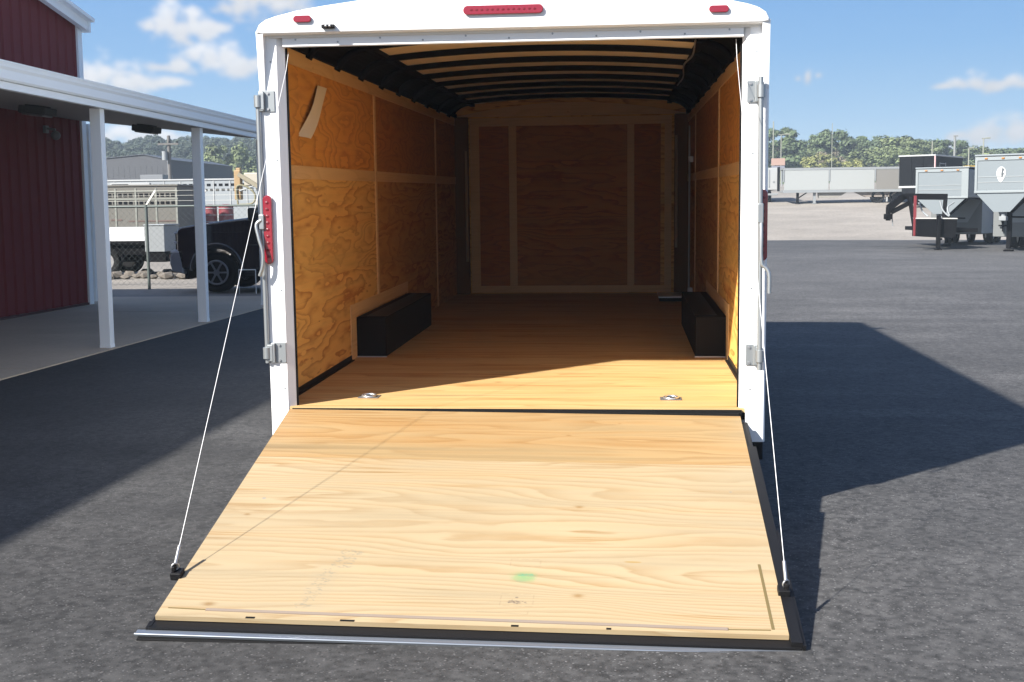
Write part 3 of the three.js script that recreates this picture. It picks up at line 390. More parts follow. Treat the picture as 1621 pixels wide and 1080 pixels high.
// ---------------------------------------------------------------- red metal building with its porch
{
  const b = thing('metal_building', 'dark red ribbed metal building with a white columned porch at left', 'building', [-8.8, 0, -8.3]);
  const at = (g) => merge([].concat(g)).translate(8.8, 0, 8.3), bp = (n, g, m, p = b, l) => part(n, at(g), m, p, l);
  const red = new THREE.MeshPhysicalMaterial({ color: new THREE.Color().setRGB(0.155, 0.030, 0.032), roughness: 0.7, specularIntensity: 0.25 }), trimW = std([0.86, 0.88, 0.88], 0.5), soffit = std([0.36, 0.35, 0.33], 0.7), dark = std([0.03, 0.03, 0.03], 0.7);
  const zc = -14.45, top = (z) => 4.85 + 0.165 * Math.min(z - zc, 6.2 + 6.2 - (z - zc) > 0 ? Math.min(z - zc, 12.4 - (z - zc)) : 0);
  // ribbed wall panels
  const sect = []; for (const z of [0, 0.10, 0.125, 0.165, 0.19]) sect.push(z);
  for (let p = 0, z0 = zc; z0 < 9; p++, z0 += 0.92) {
    const pts = []; for (let k = 0; k < 3; k++) { const a = z0 + k * 0.3066; pts.push([a, 0], [a + 0.1, 0], [a + 0.122, 0.032], [a + 0.162, 0.032], [a + 0.184, 0]); } pts.push([z0 + 0.92, 0]);
    const pos = []; for (let i = 0; i + 1 < pts.length; i++) { const [za, xa] = pts[i], [zb, xb] = pts[i + 1], ya = Math.max(4.6, top(za)), yb = Math.max(4.6, top(zb)); const A = [-8.8 + xa, 0.03, za], B = [-8.8 + xb, 0.03, zb], C = [-8.8 + xb, yb, zb], D = [-8.8 + xa, ya, za]; pos.push(...B, ...A, ...D, ...B, ...D, ...C); }
    const g = new THREE.BufferGeometry(); g.setAttribute('position', new THREE.Float32BufferAttribute(pos, 3)); g.computeVertexNormals(); bp('wall_panel', uvBox(g), red);
  }
  bp('back_wall', [span(-8.82, -20, 0, 4.7, zc, zc + 0.1), span(-8.85, -20, 0, 4.6, 9, 9.1)], red);
  bp('corner_trim', [rspan(-8.86, -8.735, 0.0, 4.83, zc - 0.06, zc + 0.10, 0.006)], trimW);
  const ds = bp('downspout', [rspan(-8.79, -8.70, 0.05, 3.15, zc - 0.17, zc - 0.08, 0.012)], trimW); bp('spout_bracket', [rspan(-8.81, -8.69, 0.55, 0.58, zc - 0.18, zc - 0.07, 0.004), rspan(-8.81, -8.69, 2.3, 2.33, zc - 0.18, zc - 0.07, 0.004)], trimW, ds);
  bp('base_trim', [span(-8.80, -8.75, 0.012, 0.05, zc + 0.1, 9)], std([0.05, 0.012, 0.012], 0.5));
  // gable roof and rake trim
  const ry = (z) => top(z) + 0.02, zr = zc + 6.2;
  for (const [za, zb] of [[zc - 0.07, zr], [zr, zc + 12.8]]) {
    const ya = 4.85 + 0.165 * (za < zr ? za - zc : 6.2), yb = za < zr ? 4.85 + 0.165 * 6.2 : 4.85 + 0.165 * (12.4 - (zb - zc));
    const rf = bp('roof_panel', [beam([-14.4, ya + 0.06, za], [-14.4, yb + 0.06, zb], 11.8, 0.06)], trimW);
    bp('rake_trim', [beam([-8.66, ya - 0.02, za - 0.02], [-8.66, yb - 0.02, zb], 0.10, 0.2)], trimW, rf);
    bp('rake_cap', [beam([-8.64, ya + 0.085, za - 0.01], [-8.64, yb + 0.085, zb], 0.16, 0.02)], trimW, rf);
  }
  bp('fascia_corner', [rspan(-8.74, -8.58, 4.70, 4.88, zc - 0.09, zc - 0.02, 0.01)], trimW);
  // porch roof
  const z0 = -14.3, z1 = 8.5, xe = -5.36;
  const porch = bp('porch_roof', [beam([-7.08, 3.21, z0], [-7.08, 3.21, z1], 0.02, 0.02)], trimW);
  { const g = new THREE.BufferGeometry(), q = [[xe + 0.06, 3.02, z1], [xe + 0.06, 3.02, z0], [-8.79, 3.40, z0], [-8.79, 3.40, z1]], q2 = q.map(([x, y, z]) => [x, y + 0.03, z]); const f = (a, b2, c, d) => [...a, ...b2, ...c, ...a, ...c, ...d]; g.setAttribute('position', new THREE.Float32BufferAttribute([...f(...q), ...f(...q2), ...f(q[0], q[1], q2[1], q2[0]), ...f(q[1], q[2], q2[2], q2[1])], 3)); g.computeVertexNormals(); bp('roof_sheet', uvBox(g), trimW, porch); }
  for (let z = z0; z < z1; z += 1.2) { const g = new THREE.BufferGeometry(), za = z + 0.004, zb = Math.min(z1, z + 1.196); const q = [[xe - 0.05, 2.805, za], [xe - 0.05, 2.805, zb], [-8.77, 3.19, zb], [-8.77, 3.19, za]]; g.setAttribute('position', new THREE.Float32BufferAttribute([...q[0], ...q[1], ...q[2], ...q[0], ...q[2], ...q[3]], 3)); g.computeVertexNormals(); bp('soffit_panel', uvBox(g), soffit, porch); }
  const gut = extrude([[0, 0], [0.085, 0.0], [0.10, 0.02], [0.10, 0.10], [0.115, 0.13], [0.115, 0.165], [0.10, 0.165], [0.10, 0.14], [0, 0.14]], z1 - z0).translate(xe - 0.06, 2.865, z0);
  bp('gutter', [gut], trimW, porch);
  bp('fascia', [span(xe - 0.07, xe + 0.0, 2.79, 2.86, z0, z1), span(xe - 0.1, xe - 0.072, 2.8, 3.02, z0, z1)], trimW, porch);
  bp('drip_edge', [span(xe - 0.03, xe + 0.068, 3.032, 3.05, z0, z1)], trimW, porch);
  bp('end_fascia', [beam([xe - 0.08, 2.92, z0 + 0.012], [-8.72, 3.30, z0 + 0.012], 0.024, 0.2)], soffit, porch);
  [-14.1, -10.99, -7.62, -4.25, -0.88, 2.49, 5.86].forEach((z) => {
    const p = bp('porch_post', [rspan(-5.585, -5.455, 0.0, 2.80, z - 0.06, z + 0.06, 0.006)], trimW);
    bp('post_base', [rspan(-5.588, -5.452, 0.0, 0.05, z - 0.063, z + 0.063, 0.004)], trimW, p);
  });
  solo('security_camera', [new THREE.SphereGeometry(0.075, 14, 10).translate(-8.6, 2.86, -13.05), bar([-8.78, 2.98, -13.05], [-8.6, 2.95, -13.05], 0.02), rbox(0.05, 0.12, 0.12, 0.01, -8.76, 2.96, -13.05)], std([0.14, 0.14, 0.145], 0.5), 'small grey dome camera on the red wall under the porch', 'camera');
  [[-6.95, 2.975, -9.1, 'dark rectangular soffit lamp under the porch before the nearer white post'], [-6.95, 2.975, -12.75, 'dark rectangular soffit lamp under the porch between the two white posts']].forEach(([x, y, z, l]) => {
    const t = thing('soffit_lamp', l, 'lamp', [x, y, z], 0, 'soffit lamps under the porch'); t.rotation.z = -0.115;
    part('housing', [rbox(0.36, 0.10, 0.36, 0.02, 0, -0.06, 0), rbox(0.24, 0.05, 0.24, 0.01, 0, 0.0, 0)], dark, t); part('lens', [rbox(0.28, 0.02, 0.28, 0.006, 0, -0.117, 0)], std([0.10, 0.10, 0.11], 0.3), t);
  });
}

// ---------------------------------------------------------------- black pickup truck
{
  const t = thing('pickup_truck', 'black pickup truck parked nose left behind the porch', 'truck', [-8.36, 0, -18.55]);
  const paint = new THREE.MeshPhysicalMaterial({ color: new THREE.Color().setRGB(0.008, 0.008, 0.011), roughness: 0.25, clearcoat: 1, clearcoatRoughness: 0.04 }), chrome = std([0.22, 0.23, 0.25], 0.3, 0.6), glass = std([0.015, 0.02, 0.022], 0.05), plated = std([0.55, 0.57, 0.6], 0.3, 0.3), blk = M.rubber, trimB = inky([0.010, 0.010, 0.011], 0.5, 0.4);
  const s = new THREE.Shape(); s.moveTo(0.12, 0.52); s.lineTo(0.06, 0.8); s.lineTo(0.06, 1.18); s.quadraticCurveTo(0.06, 1.26, 0.18, 1.27); s.quadraticCurveTo(0.9, 1.37, 1.45, 1.42); s.lineTo(3.6, 1.42); s.lineTo(3.62, 1.40); s.lineTo(5.75, 1.40); s.lineTo(5.78, 0.62); s.lineTo(5.15, 0.55);
  s.absarc(4.62, 0.42, 0.50, 0.27, Math.PI - 0.2, false); s.lineTo(1.34, 0.45); s.absarc(0.82, 0.42, 0.50, 0.1, Math.PI - 0.2, false); s.lineTo(0.12, 0.52);
  part('body', [extrude(s, 1.84, 0.05, 4).translate(0, 0, -0.92)], paint, t);
  const hood = part('hood', [extrude([[0.16, 1.255], [0.3, 1.31], [0.9, 1.40], [1.48, 1.46], [1.5, 1.40], [0.9, 1.33], [0.3, 1.25]], 1.5, 0.03, 3).translate(0, 0, -0.75)], paint, t);
  part('hood_vent', [rbox(0.4, 0.03, 0.5, 0.012, 0.95, 1.435, 0)], trimB, hood);
  const cab = new THREE.Shape(); cab.moveTo(1.42, 1.42); cab.lineTo(2.1, 1.93); cab.lineTo(2.5, 1.97); cab.lineTo(3.35, 1.95); cab.lineTo(3.6, 1.42);
  part('cab', [extrude(cab, 1.54, 0.06, 3).translate(0, 0, -0.77)], paint, t);
  part('windscreen', [beam([1.49, 1.51, 0], [2.06, 1.94, 0], 1.42, 0.012).translate(-0.05, 0.045, 0)], glass, t);
  for (const q of [-1, 1]) {
    part('side_window', [extrude([[1.72, 1.46], [2.15, 1.85], [2.55, 1.87], [2.55, 1.46]], 0.02).translate(0, 0, q > 0 ? 0.825 : -0.845), extrude([[2.65, 1.46], [2.65, 1.87], [3.25, 1.86], [3.42, 1.46]], 0.02).translate(0, 0, q > 0 ? 0.825 : -0.845)], glass, t);
    part('mirror', [rbox(0.12, 0.26, 0.22, 0.04, 1.62, 1.55, q * 1.12), bar([1.62, 1.5, q * 0.92], [1.62, 1.52, q * 1.05], 0.02)], trimB, t);
    part('headlight', [rbox(0.16, 0.26, 0.36, 0.03, 0.11, 1.0, q * 0.77)], std([0.5, 0.52, 0.55], 0.15), t);
    for (const x of [0.82, 4.62]) part('fender_flare', [new THREE.TorusGeometry(0.52, 0.045, 8, 24, Math.PI).translate(x, 0.44, q * 0.95)], paint, t);
    part('side_trim', [rbox(2.6, 0.03, 0.02, 0.008, 2.7, 0.95, q * 0.975), rbox(1.2, 0.012, 0.02, 0.004, 0.85, 1.2, q * 0.97)], paint, t);
    part('running_board', [rbox(2.6, 0.07, 0.2, 0.02, 2.72, 0.38, q * 0.98)], trimB, t);
    for (const x of [0.82, 4.62]) {
      const w = part('wheel', [tyre(0.40, 0.27, 0.25).rotateX(Math.PI / 2).translate(x, 0.40, q * 0.86)], blk, t);
      part('rim', [new THREE.TorusGeometry(0.235, 0.022, 8, 28).translate(x, 0.40, q * 0.99), new THREE.CylinderGeometry(0.06, 0.06, 0.05, 14).rotateX(Math.PI / 2).translate(x, 0.40, q * 0.985), ...Array.from({ length: 6 }, (_, i) => { const a = i * Math.PI / 3; return beam([x + 0.04 * Math.cos(a), 0.40 + 0.04 * Math.sin(a), q * 0.98], [x + 0.225 * Math.cos(a), 0.40 + 0.225 * Math.sin(a), q * 0.985], 0.05, 0.03); })], chrome, w);
      part('wheel_disc', [new THREE.CylinderGeometry(0.24, 0.24, 0.06, 24).rotateX(Math.PI / 2).translate(x, 0.40, q * 0.93)], trimB, w);
    }
  }
  const gr = part('grille', [rbox(0.12, 0.44, 1.7, 0.03, 0.0, 1.0, 0)], trimB, t); part('grille_bar', [rbox(0.12, 0.04, 1.74, 0.012, -0.03, 0.84, 0), rbox(0.12, 0.04, 1.74, 0.012, -0.03, 1.0, 0), rbox(0.12, 0.035, 1.74, 0.012, -0.02, 1.19, 0)], plated, gr);
  const bm = part('front_bumper', [extrude([[0.1, 0.42], [-0.07, 0.46], [-0.11, 0.6], [-0.09, 0.74], [-0.02, 0.79], [0.12, 0.79]], 1.86, 0.04, 3).translate(0, 0, -0.93)], std([0.26, 0.27, 0.29], 0.35, 0.2), t);
  part('bumper_cap', [rbox(0.24, 0.05, 1.94, 0.015, 0.0, 0.815, 0)], plated, bm); part('air_dam', [rbox(0.1, 0.2, 1.6, 0.03, 0.14, 0.36, 0)], trimB, bm);
  part('front_plate_bracket', [rbox(0.02, 0.12, 0.32, 0.006, -0.14, 0.6, 0)], trimB, bm);
  part('underbody', [span(0.3, 5.6, 0.30, 0.56, -0.7, 0.7)], trimB, t);
}
// small wire stand beside the truck
{ const t = thing('wire_stand', 'thin pale wire sign stand beside the black pickup truck', 'stand', [-6.75, 0, -17.2]); part('frame', [bar([-0.22, 0.47, 0], [0.12, 0.47, 0], 0.012), bar([0.12, 0, 0], [0.12, 0.47, 0], 0.01), bar([-0.22, 0, 0], [-0.22, 0.47, 0], 0.006)], M.offWhite, t); }

// ---------------------------------------------------------------- chain-link fence
{
  const f = thing('chain_link_fence', 'chain-link fence with slanted barbed-wire arms behind the porch', 'fence', [-9.6, 0, -19.35]);
  const g1 = std([0.10, 0.12, 0.115], 0.5, 0.4), g2 = std([0.66, 0.66, 0.6], 0.5, 0.1), F = (g) => merge(g).translate(9.6, 0, 19.35);
  [[-15.2, g1], [-12.4, g1], [-9.65, g1], [-8.54, g2], [-6.0, g1], [-3.2, g1]].forEach(([x, m]) => { const p = part('post', F([bar([x, -0.05, -19.35], [x, 1.78, -19.35], 0.032, 10)]), m, f); part('arm', F([beam([x, 1.76, -19.35], [x + 0.22, 2.08, -19.35], 0.03, 0.035)]), g2, p); });
  part('rail', F([bar([-15.2, 1.74, -19.35], [-3.2, 1.74, -19.35], 0.022, 8)]), g1, f);
  part('barbed_wire', F([0.3, 0.65, 0.98].flatMap((k) => [bar([-15.2 + 0.22 * k, 1.76 + 0.32 * k, -19.35], [-3.2 + 0.22 * k, 1.76 + 0.32 * k, -19.35], 0.0025, 4)])), g2, f);
  const w = []; for (let x = -15.2 - 1.7; x < -3.2; x += 0.13) for (const d of [0, 1]) { const y0 = 0.04, y1 = 1.72, xa = x, xb = x + 1.68, a = d ? [xb, y0] : [xa, y0], b = d ? [xa, y1] : [xb, y1]; w.push(bar([a[0], a[1], -19.35], [b[0], b[1], -19.35], 0.0018, 3)); }
  part('wire_mesh', F(w), g1, f).userData.kind = 'stuff';
}

// ---------------------------------------------------------------- things behind the fence
const sWhite = std([0.30, 0.31, 0.315], 0.5), sGrey = std([0.20, 0.215, 0.225], 0.5), sDark = inky([0.005, 0.005, 0.006], 0.75, 0.12), sAlu = std([0.23, 0.25, 0.265], 0.5, 0.2), sRust = std([0.16, 0.09, 0.06], 0.8), sRed = std([0.17, 0.028, 0.035], 0.5), sCream = std([0.70, 0.60, 0.42], 0.55), sTan = std([0.095, 0.09, 0.078], 0.7);
function wheelOn(parent, x, y, z, r, w, axis = 'z', rimM = M.steel) { const rot = (g) => axis === 'z' ? g.rotateX(Math.PI / 2) : g.rotateZ(Math.PI / 2), k = part('wheel', rot(tyre(r, w, r * 0.58)).translate(x, y, z), M.rubber, parent); part('rim', rot(new THREE.CylinderGeometry(r * 0.57, r * 0.57, w * 0.7, 18)).translate(x, y, z), rimM, k); return k; }
{
  const t = thing('utility_trailer', 'white flatbed utility trailer with a grey toolbox behind the fence', 'trailer', [-13.4, 0, -24.4]);
  part('side_board', [rspan(-1.2, 1.83, 0.90, 1.24, 0.36, 0.42, 0.006)], std([0.7, 0.71, 0.72], 0.5), t); part('side_board', [rspan(-1.2, 1.83, 0.90, 1.24, -1.42, -1.36, 0.006)], sWhite, t); part('deck', [span(-1.2, 1.85, 0.82, 0.895, -1.42, 0.42)], sDark, t);
  const tb = part('toolbox', [rspan(1.84, 2.36, 0.62, 1.28, -0.6, 0.44, 0.015)], sGrey, t); part('toolbox_lid', [rspan(1.82, 2.38, 1.285, 1.32, -0.62, 0.46, 0.01)], sAlu, tb); part('toolbox_base', [rspan(1.84, 2.36, 0.36, 0.61, -0.6, 0.4, 0.01)], sDark, tb);
  part('chassis', [span(-1.2, 2.2, 0.55, 0.81, -1.1, -0.9), span(-1.2, 2.2, 0.55, 0.81, 0.1, 0.3), span(-1.0, 1.6, 0.36, 0.6, -0.9, 0.1)], sDark, t);
  wheelOn(t, 0.74, 0.38, 0.22, 0.38, 0.24); wheelOn(t, -0.2, 0.38, 0.22, 0.38, 0.24); wheelOn(t, 0.74, 0.38, -1.2, 0.38, 0.24);
  part('fender', [new THREE.TorusGeometry(0.46, 0.05, 6, 20, Math.PI).translate(0.74, 0.38, 0.3)], sDark, t);
  part('tongue', [beam([2.2, 0.5, -0.9], [3.3, 0.42, -0.3], 0.08, 0.1), beam([2.2, 0.5, 0.2], [3.3, 0.42, -0.3], 0.08, 0.1), bar([2.75, -0.02, -0.3], [2.75, 0.7, -0.3], 0.03), rbox(0.2, 0.03, 0.2, 0.005, 2.75, 0.0, -0.3)], sRust, t);
}
{ // broken concrete on the gravel
  const r = rng(88), list = []; for (let i = 0; i < 46; i++) { const s = 0.06 + r() * 0.16, g = new THREE.IcosahedronGeometry(s * 0.8, 0), p = g.attributes.position; for (let k = 0; k < p.count; k++) { const q = 1 + 0.35 * noise(p.getX(k) * 9 + i, p.getY(k) * 9 + p.getZ(k) * 7, 256, 256, i); p.setXYZ(k, p.getX(k) * q * 1.3, p.getY(k) * q * 0.7, p.getZ(k) * q); } g.computeVertexNormals(); list.push(g.translate(-12.2 + r() * 3.4, s * 0.25, -25.5 + r() * 2.4)); }
  tag(solo('rubble', list, std([0.12, 0.105, 0.09], 0.95), 'loose rubble on the gravel between the utility trailer and the pickup'), 'loose rubble on the gravel between the utility trailer and the pickup', 'rubble', null, 'stuff');
}
function slots(x0, x1, y, h, n, z, gap = 0.35) { const w = (x1 - x0) / n; return Array.from({ length: n }, (_, i) => span(x0 + i * w, x0 + (i + 1 - gap) * w, y - h / 2, y + h / 2, z, z + 0.02)); }
{
  const t = thing('livestock_trailer', 'weathered tan slotted livestock trailer behind the white utility trailer', 'trailer', [-22.6, 0, -46.5]);
  part('body', [rspan(-3.8, 3.75, 0.95, 2.78, -1.9, 0.45, 0.02)], sTan, t); part('rail', [span(-3.8, 3.77, 2.2, 2.27, 0.45, 0.48), span(-3.8, 3.77, 1.88, 1.95, 0.45, 0.48), span(-3.8, 3.77, 2.55, 2.6, 0.45, 0.48), ...Array.from({ length: 9 }, (_, i) => span(-3.7 + i * 0.92, -3.62 + i * 0.92, 0.96, 2.7, 0.45, 0.475))], std([0.16, 0.165, 0.145], 0.6), t);
  part('vent_slot', slots(0.6, 3.7, 2.4, 0.15, 13, 0.45), sDark, t); part('vent_slot', slots(0.6, 3.7, 2.07, 0.12, 13, 0.45), sDark, t); part('vent_slot', slots(-3.7, 0.2, 2.4, 0.15, 16, 0.45), sDark, t); part('seam', [span(1.5, 3.7, 1.25, 1.3, 0.45, 0.47), span(0.7, 1.2, 1.3, 1.36, 0.45, 0.47)], std([0.1, 0.06, 0.05], 0.7), t);
  part('roof', [rspan(-3.85, 3.8, 2.785, 2.86, -1.95, 0.5, 0.02)], sTan, t); part('chassis', [span(-3.6, 3.6, 0.72, 0.94, -1.5, 0.2)], sDark, t); for (const x of [-1.4, -0.4, 0.6]) wheelOn(t, x, 0.42, 0.25, 0.42, 0.25);
}
{
  const t = thing('stock_semitrailer', 'long silver perforated livestock semitrailer below the wooded hill', 'trailer', [-25, 0, -64.6]);
  part('body', [rspan(-5.5, 6.0, 0.75, 3.50, -2.2, 0.45, 0.03)], sAlu, t); part('roof_rail', [rspan(-5.52, 6.02, 3.505, 3.60, -2.2, 0.5, 0.02)], sWhite, t);
  part('vent_slot', slots(-2.0, 5.9, 3.24, 0.14, 22, 0.45, 0.4), sDark, t); part('vent_slot', slots(-1.0, 5.9, 2.95, 0.12, 20, 0.45, 0.45), sDark, t);
  part('nose_panel', [rspan(-4.6, -2.2, 2.85, 3.42, 0.46, 0.52, 0.01)], sWhite, t); part('dark_window', [rspan(-4.5, -3.5, 3.05, 3.34, 0.525, 0.55, 0.01)], sDark, t); part('lettering_bar', [span(-3.1, -2.45, 2.98, 3.04, 0.525, 0.535), span(-3.35, -3.2, 2.98, 3.02, 0.525, 0.535)], sGrey, t);
  part('post', Array.from({ length: 12 }, (_, i) => span(-5.4 + i * 1.0, -5.34 + i * 1.0, 0.8, 3.48, 0.455, 0.48)), sWhite, t); part('chassis', [span(-5.2, 5.8, 0.5, 0.74, -1.8, 0.2)], sDark, t); for (const x of [-4.2, -3.0, 4.2, 5.2]) wheelOn(t, x, 0.5, 0.2, 0.5, 0.3);
}
[[-19.45, 0.37, 'red rounded steel drum nearest the light fence post'], [-18.75, 0.30, 'red rounded steel drum between the light fence post and white porch post'], [-18.0, 0.34, 'red steel drum just right of the farther porch post']].forEach(([x, r, l], i) => {
  const t = thing('steel_drum', l, 'drum', [x, 0, -50], 0, 'red drums behind the pickup'); part('stand', [span(-0.3, 0.3, 0, 1.05, -0.3, 0.3)], sRust, t); part('drum', [new THREE.CylinderGeometry(r, r * 1.04, 0.85, 18).translate(0, 1.5, 0), new THREE.SphereGeometry(r, 16, 8).scale(1, 0.25, 1).translate(0, 1.92, 0)], sRed, t); part('band', [1.2, 1.5, 1.8].map((y) => new THREE.TorusGeometry(r * 1.02, 0.02, 6, 20).rotateX(Math.PI / 2).translate(0, y, 0)), sWhite, t);
});
{ const t = thing('farm_implement', 'small red farm implement on the gravel left of the pickup', 'implement', [-16.4, 0, -38.2]); part('frame', [rbox(0.7, 0.14, 0.5, 0.03, 0, 0.62, 0), beam([-0.5, 0.3, 0.2], [0.3, 0.72, 0.1], 0.08, 0.08), beam([0.3, 0.2, 0.2], [0.1, 0.75, 0], 0.08, 0.08)], sRed, t); part('hopper', [new THREE.CylinderGeometry(0.28, 0.16, 0.3, 4).rotateY(0.78).translate(0.05, 0.82, 0)], sRed, t); part('blade', [0, 1, 2, 3].map((i) => bar([-0.4 + i * 0.25, 0.02, 0.1], [-0.3 + i * 0.22, 0.55, 0.05], 0.035, 6)), sRust, t); wheelOn(t, -0.42, 0.2, 0.2, 0.2, 0.12); wheelOn(t, 0.42, 0.2, 0.2, 0.2, 0.12); }
{
  const t = thing('boom_truck', 'cream boom truck with a folded crane arm behind the pickup', 'truck', [-17.6, 0, -55.4]);
  part('box_body', [rspan(-1.1, 3.4, 2.95, 3.62, -2.0, 0.3, 0.06)], std([0.34, 0.31, 0.255], 0.5), t); part('lower_body', [rspan(-0.6, 3.4, 1.0, 2.3, -2.0, 0.25, 0.05)], std([0.3, 0.285, 0.25], 0.55), t);
  part('turret', [rbox(0.34, 1.5, 0.4, 0.05, -1.42, 3.0, 0.2), rbox(0.24, 0.3, 0.3, 0.05, -1.38, 3.72, 0.2)], std([0.27, 0.18, 0.085], 0.55), t); part('boom', [beam([-1.35, 3.55, 0.4], [0.25, 2.55, 0.45], 0.16, 0.2)], std([0.2, 0.175, 0.12], 0.6), t); part('guard_hoop', [tube([[-1.4, 2.0, 0.45], [-1.4, 2.95, 0.45], [-0.9, 2.9, 0.45], [-0.5, 2.5, 0.45], [-0.6, 2.1, 0.45], [-1.4, 2.0, 0.45]], 0.05, 40, 6)], std([0.17, 0.155, 0.09], 0.6), t);
  part('hydraulic_ram', [bar([-1.3, 2.7, 0.42], [-0.5, 2.95, 0.44], 0.05, 8)], sGrey, t); part('chassis', [span(-1.8, 3.4, 0.7, 0.98, -1.6, 0.1)], sDark, t); for (const x of [-1.0, 0.3, 2.4]) wheelOn(t, x, 0.5, 0.1, 0.5, 0.3);
}
{
  const t = thing('grey_warehouse', 'grey metal warehouse with a low gable behind the livestock trailers', 'building', [-43.0, 0.4, -100]), wall = std([0.047, 0.050, 0.058], 0.7), roof = std([0.05, 0.058, 0.072], 0.6);
  const g = [[-9, 0], [3.4, 0], [3.4, 5.95], [1.2, 6.42], [-9, 5.6]]; part('wall', [extrude(g, -18).translate(0, 0, 0)], wall, t);
  part('roof', [beam([3.5, 5.93, -9], [1.2, 6.44, -9], 18.2, 0.06), beam([-9, 5.63, -9], [1.2, 6.44, -9], 18.2, 0.06)], roof, t);
  part('wall_rib', Array.from({ length: 24 }, (_, i) => span(-8.9 + i * 0.51, -8.80 + i * 0.51, 0, 5.4, 0, 0.012)), wall, t); part('corner_trim', [span(3.38, 3.52, 0, 5.95, 0.0, 0.12)], sAlu, t); part('annex', [rspan(2.0, 4.0, 0, 4.55, 0.6, 3, 0.02)], std([0.13, 0.138, 0.15], 0.5), t);
}
{
  const t = thing('utility_pole', 'wooden utility pole with a crossarm standing before the wooded hill', 'pole', [-35.7, 0.3, -90]), w = std([0.10, 0.095, 0.09], 0.85);
  part('pole', [bar([0, -0.4, 0], [0, 7.5, 0], 0.19, 10, 0.13)], w, t); part('crossarm', [span(-0.85, 0.85, 6.75, 6.9, 0.12, 0.22)], w, t); part('transformer', [new THREE.CylinderGeometry(0.22, 0.22, 0.7, 14).translate(-0.28, 5.9, 0.25)], sGrey, t); part('insulator', [-0.75, 0.1, 0.75].map((x) => new THREE.CylinderGeometry(0.05, 0.07, 0.18, 8).translate(x, 6.99, 0.17)), sDark, t);
}

// ---------------------------------------------------------------- right: semi-trailers and goosenecks
{
  const y = terr(16, -85), t = thing('flatbed_semitrailer', 'long white side-kit semitrailer standing on the pale gravel rise', 'trailer', [12.1, y, -86.2]);
  const X = (px) => px - 12.1;
  for (let i = 0, xs = [12.1, 15.35, 18.6, 20.3, 23.6]; i < 4; i++) { part('side_panel', [rspan(X(xs[i]) + 0.05, X(xs[i + 1]) - 0.05, 1.0, 2.42, 1.2, 1.26, 0.01)], i > 1 ? std([0.155, 0.15, 0.14], 0.6) : std([0.27, 0.285, 0.285], 0.5), t); part('side_post', [rspan(X(xs[i]) - 0.04, X(xs[i]) + 0.04, 1.6, 2.5, 1.2, 1.3, 0.01)], sGrey, t); }
  part('top_rail', [rspan(0, 11.5, 2.43, 2.52, 1.17, 1.28, 0.01)], sGrey, t); part('tarp', [extrude([[-1.3, 0], [1.25, 0], [1.1, 0.1], [0, 0.14], [-1.1, 0.1]], 11.4).rotateY(Math.PI / 2).translate(0.05, 2.5, -0.05)], std([0.16, 0.165, 0.165], 0.7), t); part('deck', [span(0, 11.5, 0.86, 0.99, -1.3, 1.25)], sGrey, t); part('rub_rail', [rspan(-0.05, 11.55, 0.80, 0.9, 1.27, 1.33, 0.01)], sGrey, t);
  part('landing_leg', [rspan(0.95, 1.13, 0.03, 0.9, 0.9, 1.1, 0.01), rbox(0.3, 0.05, 0.3, 0.01, 1.04, 0.03, 1.0), beam([1.05, 0.4, 1.0], [1.7, 0.82, 1.0], 0.06, 0.08)], sDark, t); part('landing_leg', [rspan(2.15, 2.33, 0.03, 0.9, 0.9, 1.1, 0.01), rbox(0.3, 0.05, 0.3, 0.01, 2.24, 0.03, 1.0)], sGrey, t);
  part('tool_bin', [extrude([[2.5, 0.85], [4.6, 0.85], [3.9, 0.42], [2.55, 0.42]], 0.5).translate(0, 0, 0.6)], std([0.22, 0.21, 0.19], 0.6), t); part('tool_bin', [extrude([[5.0, 0.85], [8.2, 0.85], [7.6, 0.45], [5.9, 0.45]], 0.5).translate(0, 0, 0.6)], std([0.20, 0.175, 0.155], 0.6), t);
  for (const x of [6.75, 8.0, 9.3]) wheelOn(t, x, 0.50, 0.85, 0.5, 0.5, 'z', sDark);
  part('mud_flap', [rspan(7.34, 7.44, 0.1, 0.7, 0.7, 1.1, 0.01)], sWhite, t);
}
{
  const y = terr(11, -86), t = thing('box_truck', 'white box truck body seen just right of the trailer post', 'truck', [10.4, y, -87.4]);
  part('box', [rspan(-1.6, 1.55, 1.0, 2.65, -5, 0, 0.04)], sWhite, t); part('rear_frame', [rspan(1.56, 1.72, 0.9, 2.7, -0.2, 0.06, 0.02)], sDark, t); part('door_latch', [rspan(0.9, 0.98, 1.2, 2.5, 0, 0.03, 0.005), rspan(1.2, 1.36, 1.55, 1.66, 0, 0.03, 0.005)], sGrey, t); part('bumper', [rspan(-1.5, 1.6, 0.6, 0.75, -0.2, 0, 0.02)], sGrey, t); part('chassis', [span(-1.0, 1.0, 0.7, 0.98, -5, -0.2)], sDark, t); wheelOn(t, -1.0, 0.5, -1.2, 0.5, 0.3, 'x'); wheelOn(t, 1.05, 0.5, -1.2, 0.5, 0.3, 'x');
}
{ const t = thing('roadside_sign', 'pale peach sign board rising over the white box truck', 'sign', [15.95, terr(16, -120), -120]); part('board', [rspan(-0.68, 0.68, 2.05, 2.75, -0.06, 0.06, 0.01)], std([0.30, 0.20, 0.165], 0.6), t); part('lower_board', [rspan(-0.66, 0.66, 1.55, 2.0, -0.05, 0.05, 0.01)], std([0.16, 0.165, 0.2], 0.6), t); part('post', [bar([-0.4, 0, 0], [-0.4, 2.1, -0.1], 0.06), bar([0.4, 0, 0], [0.4, 2.1, -0.1], 0.06)], sGrey, t); }
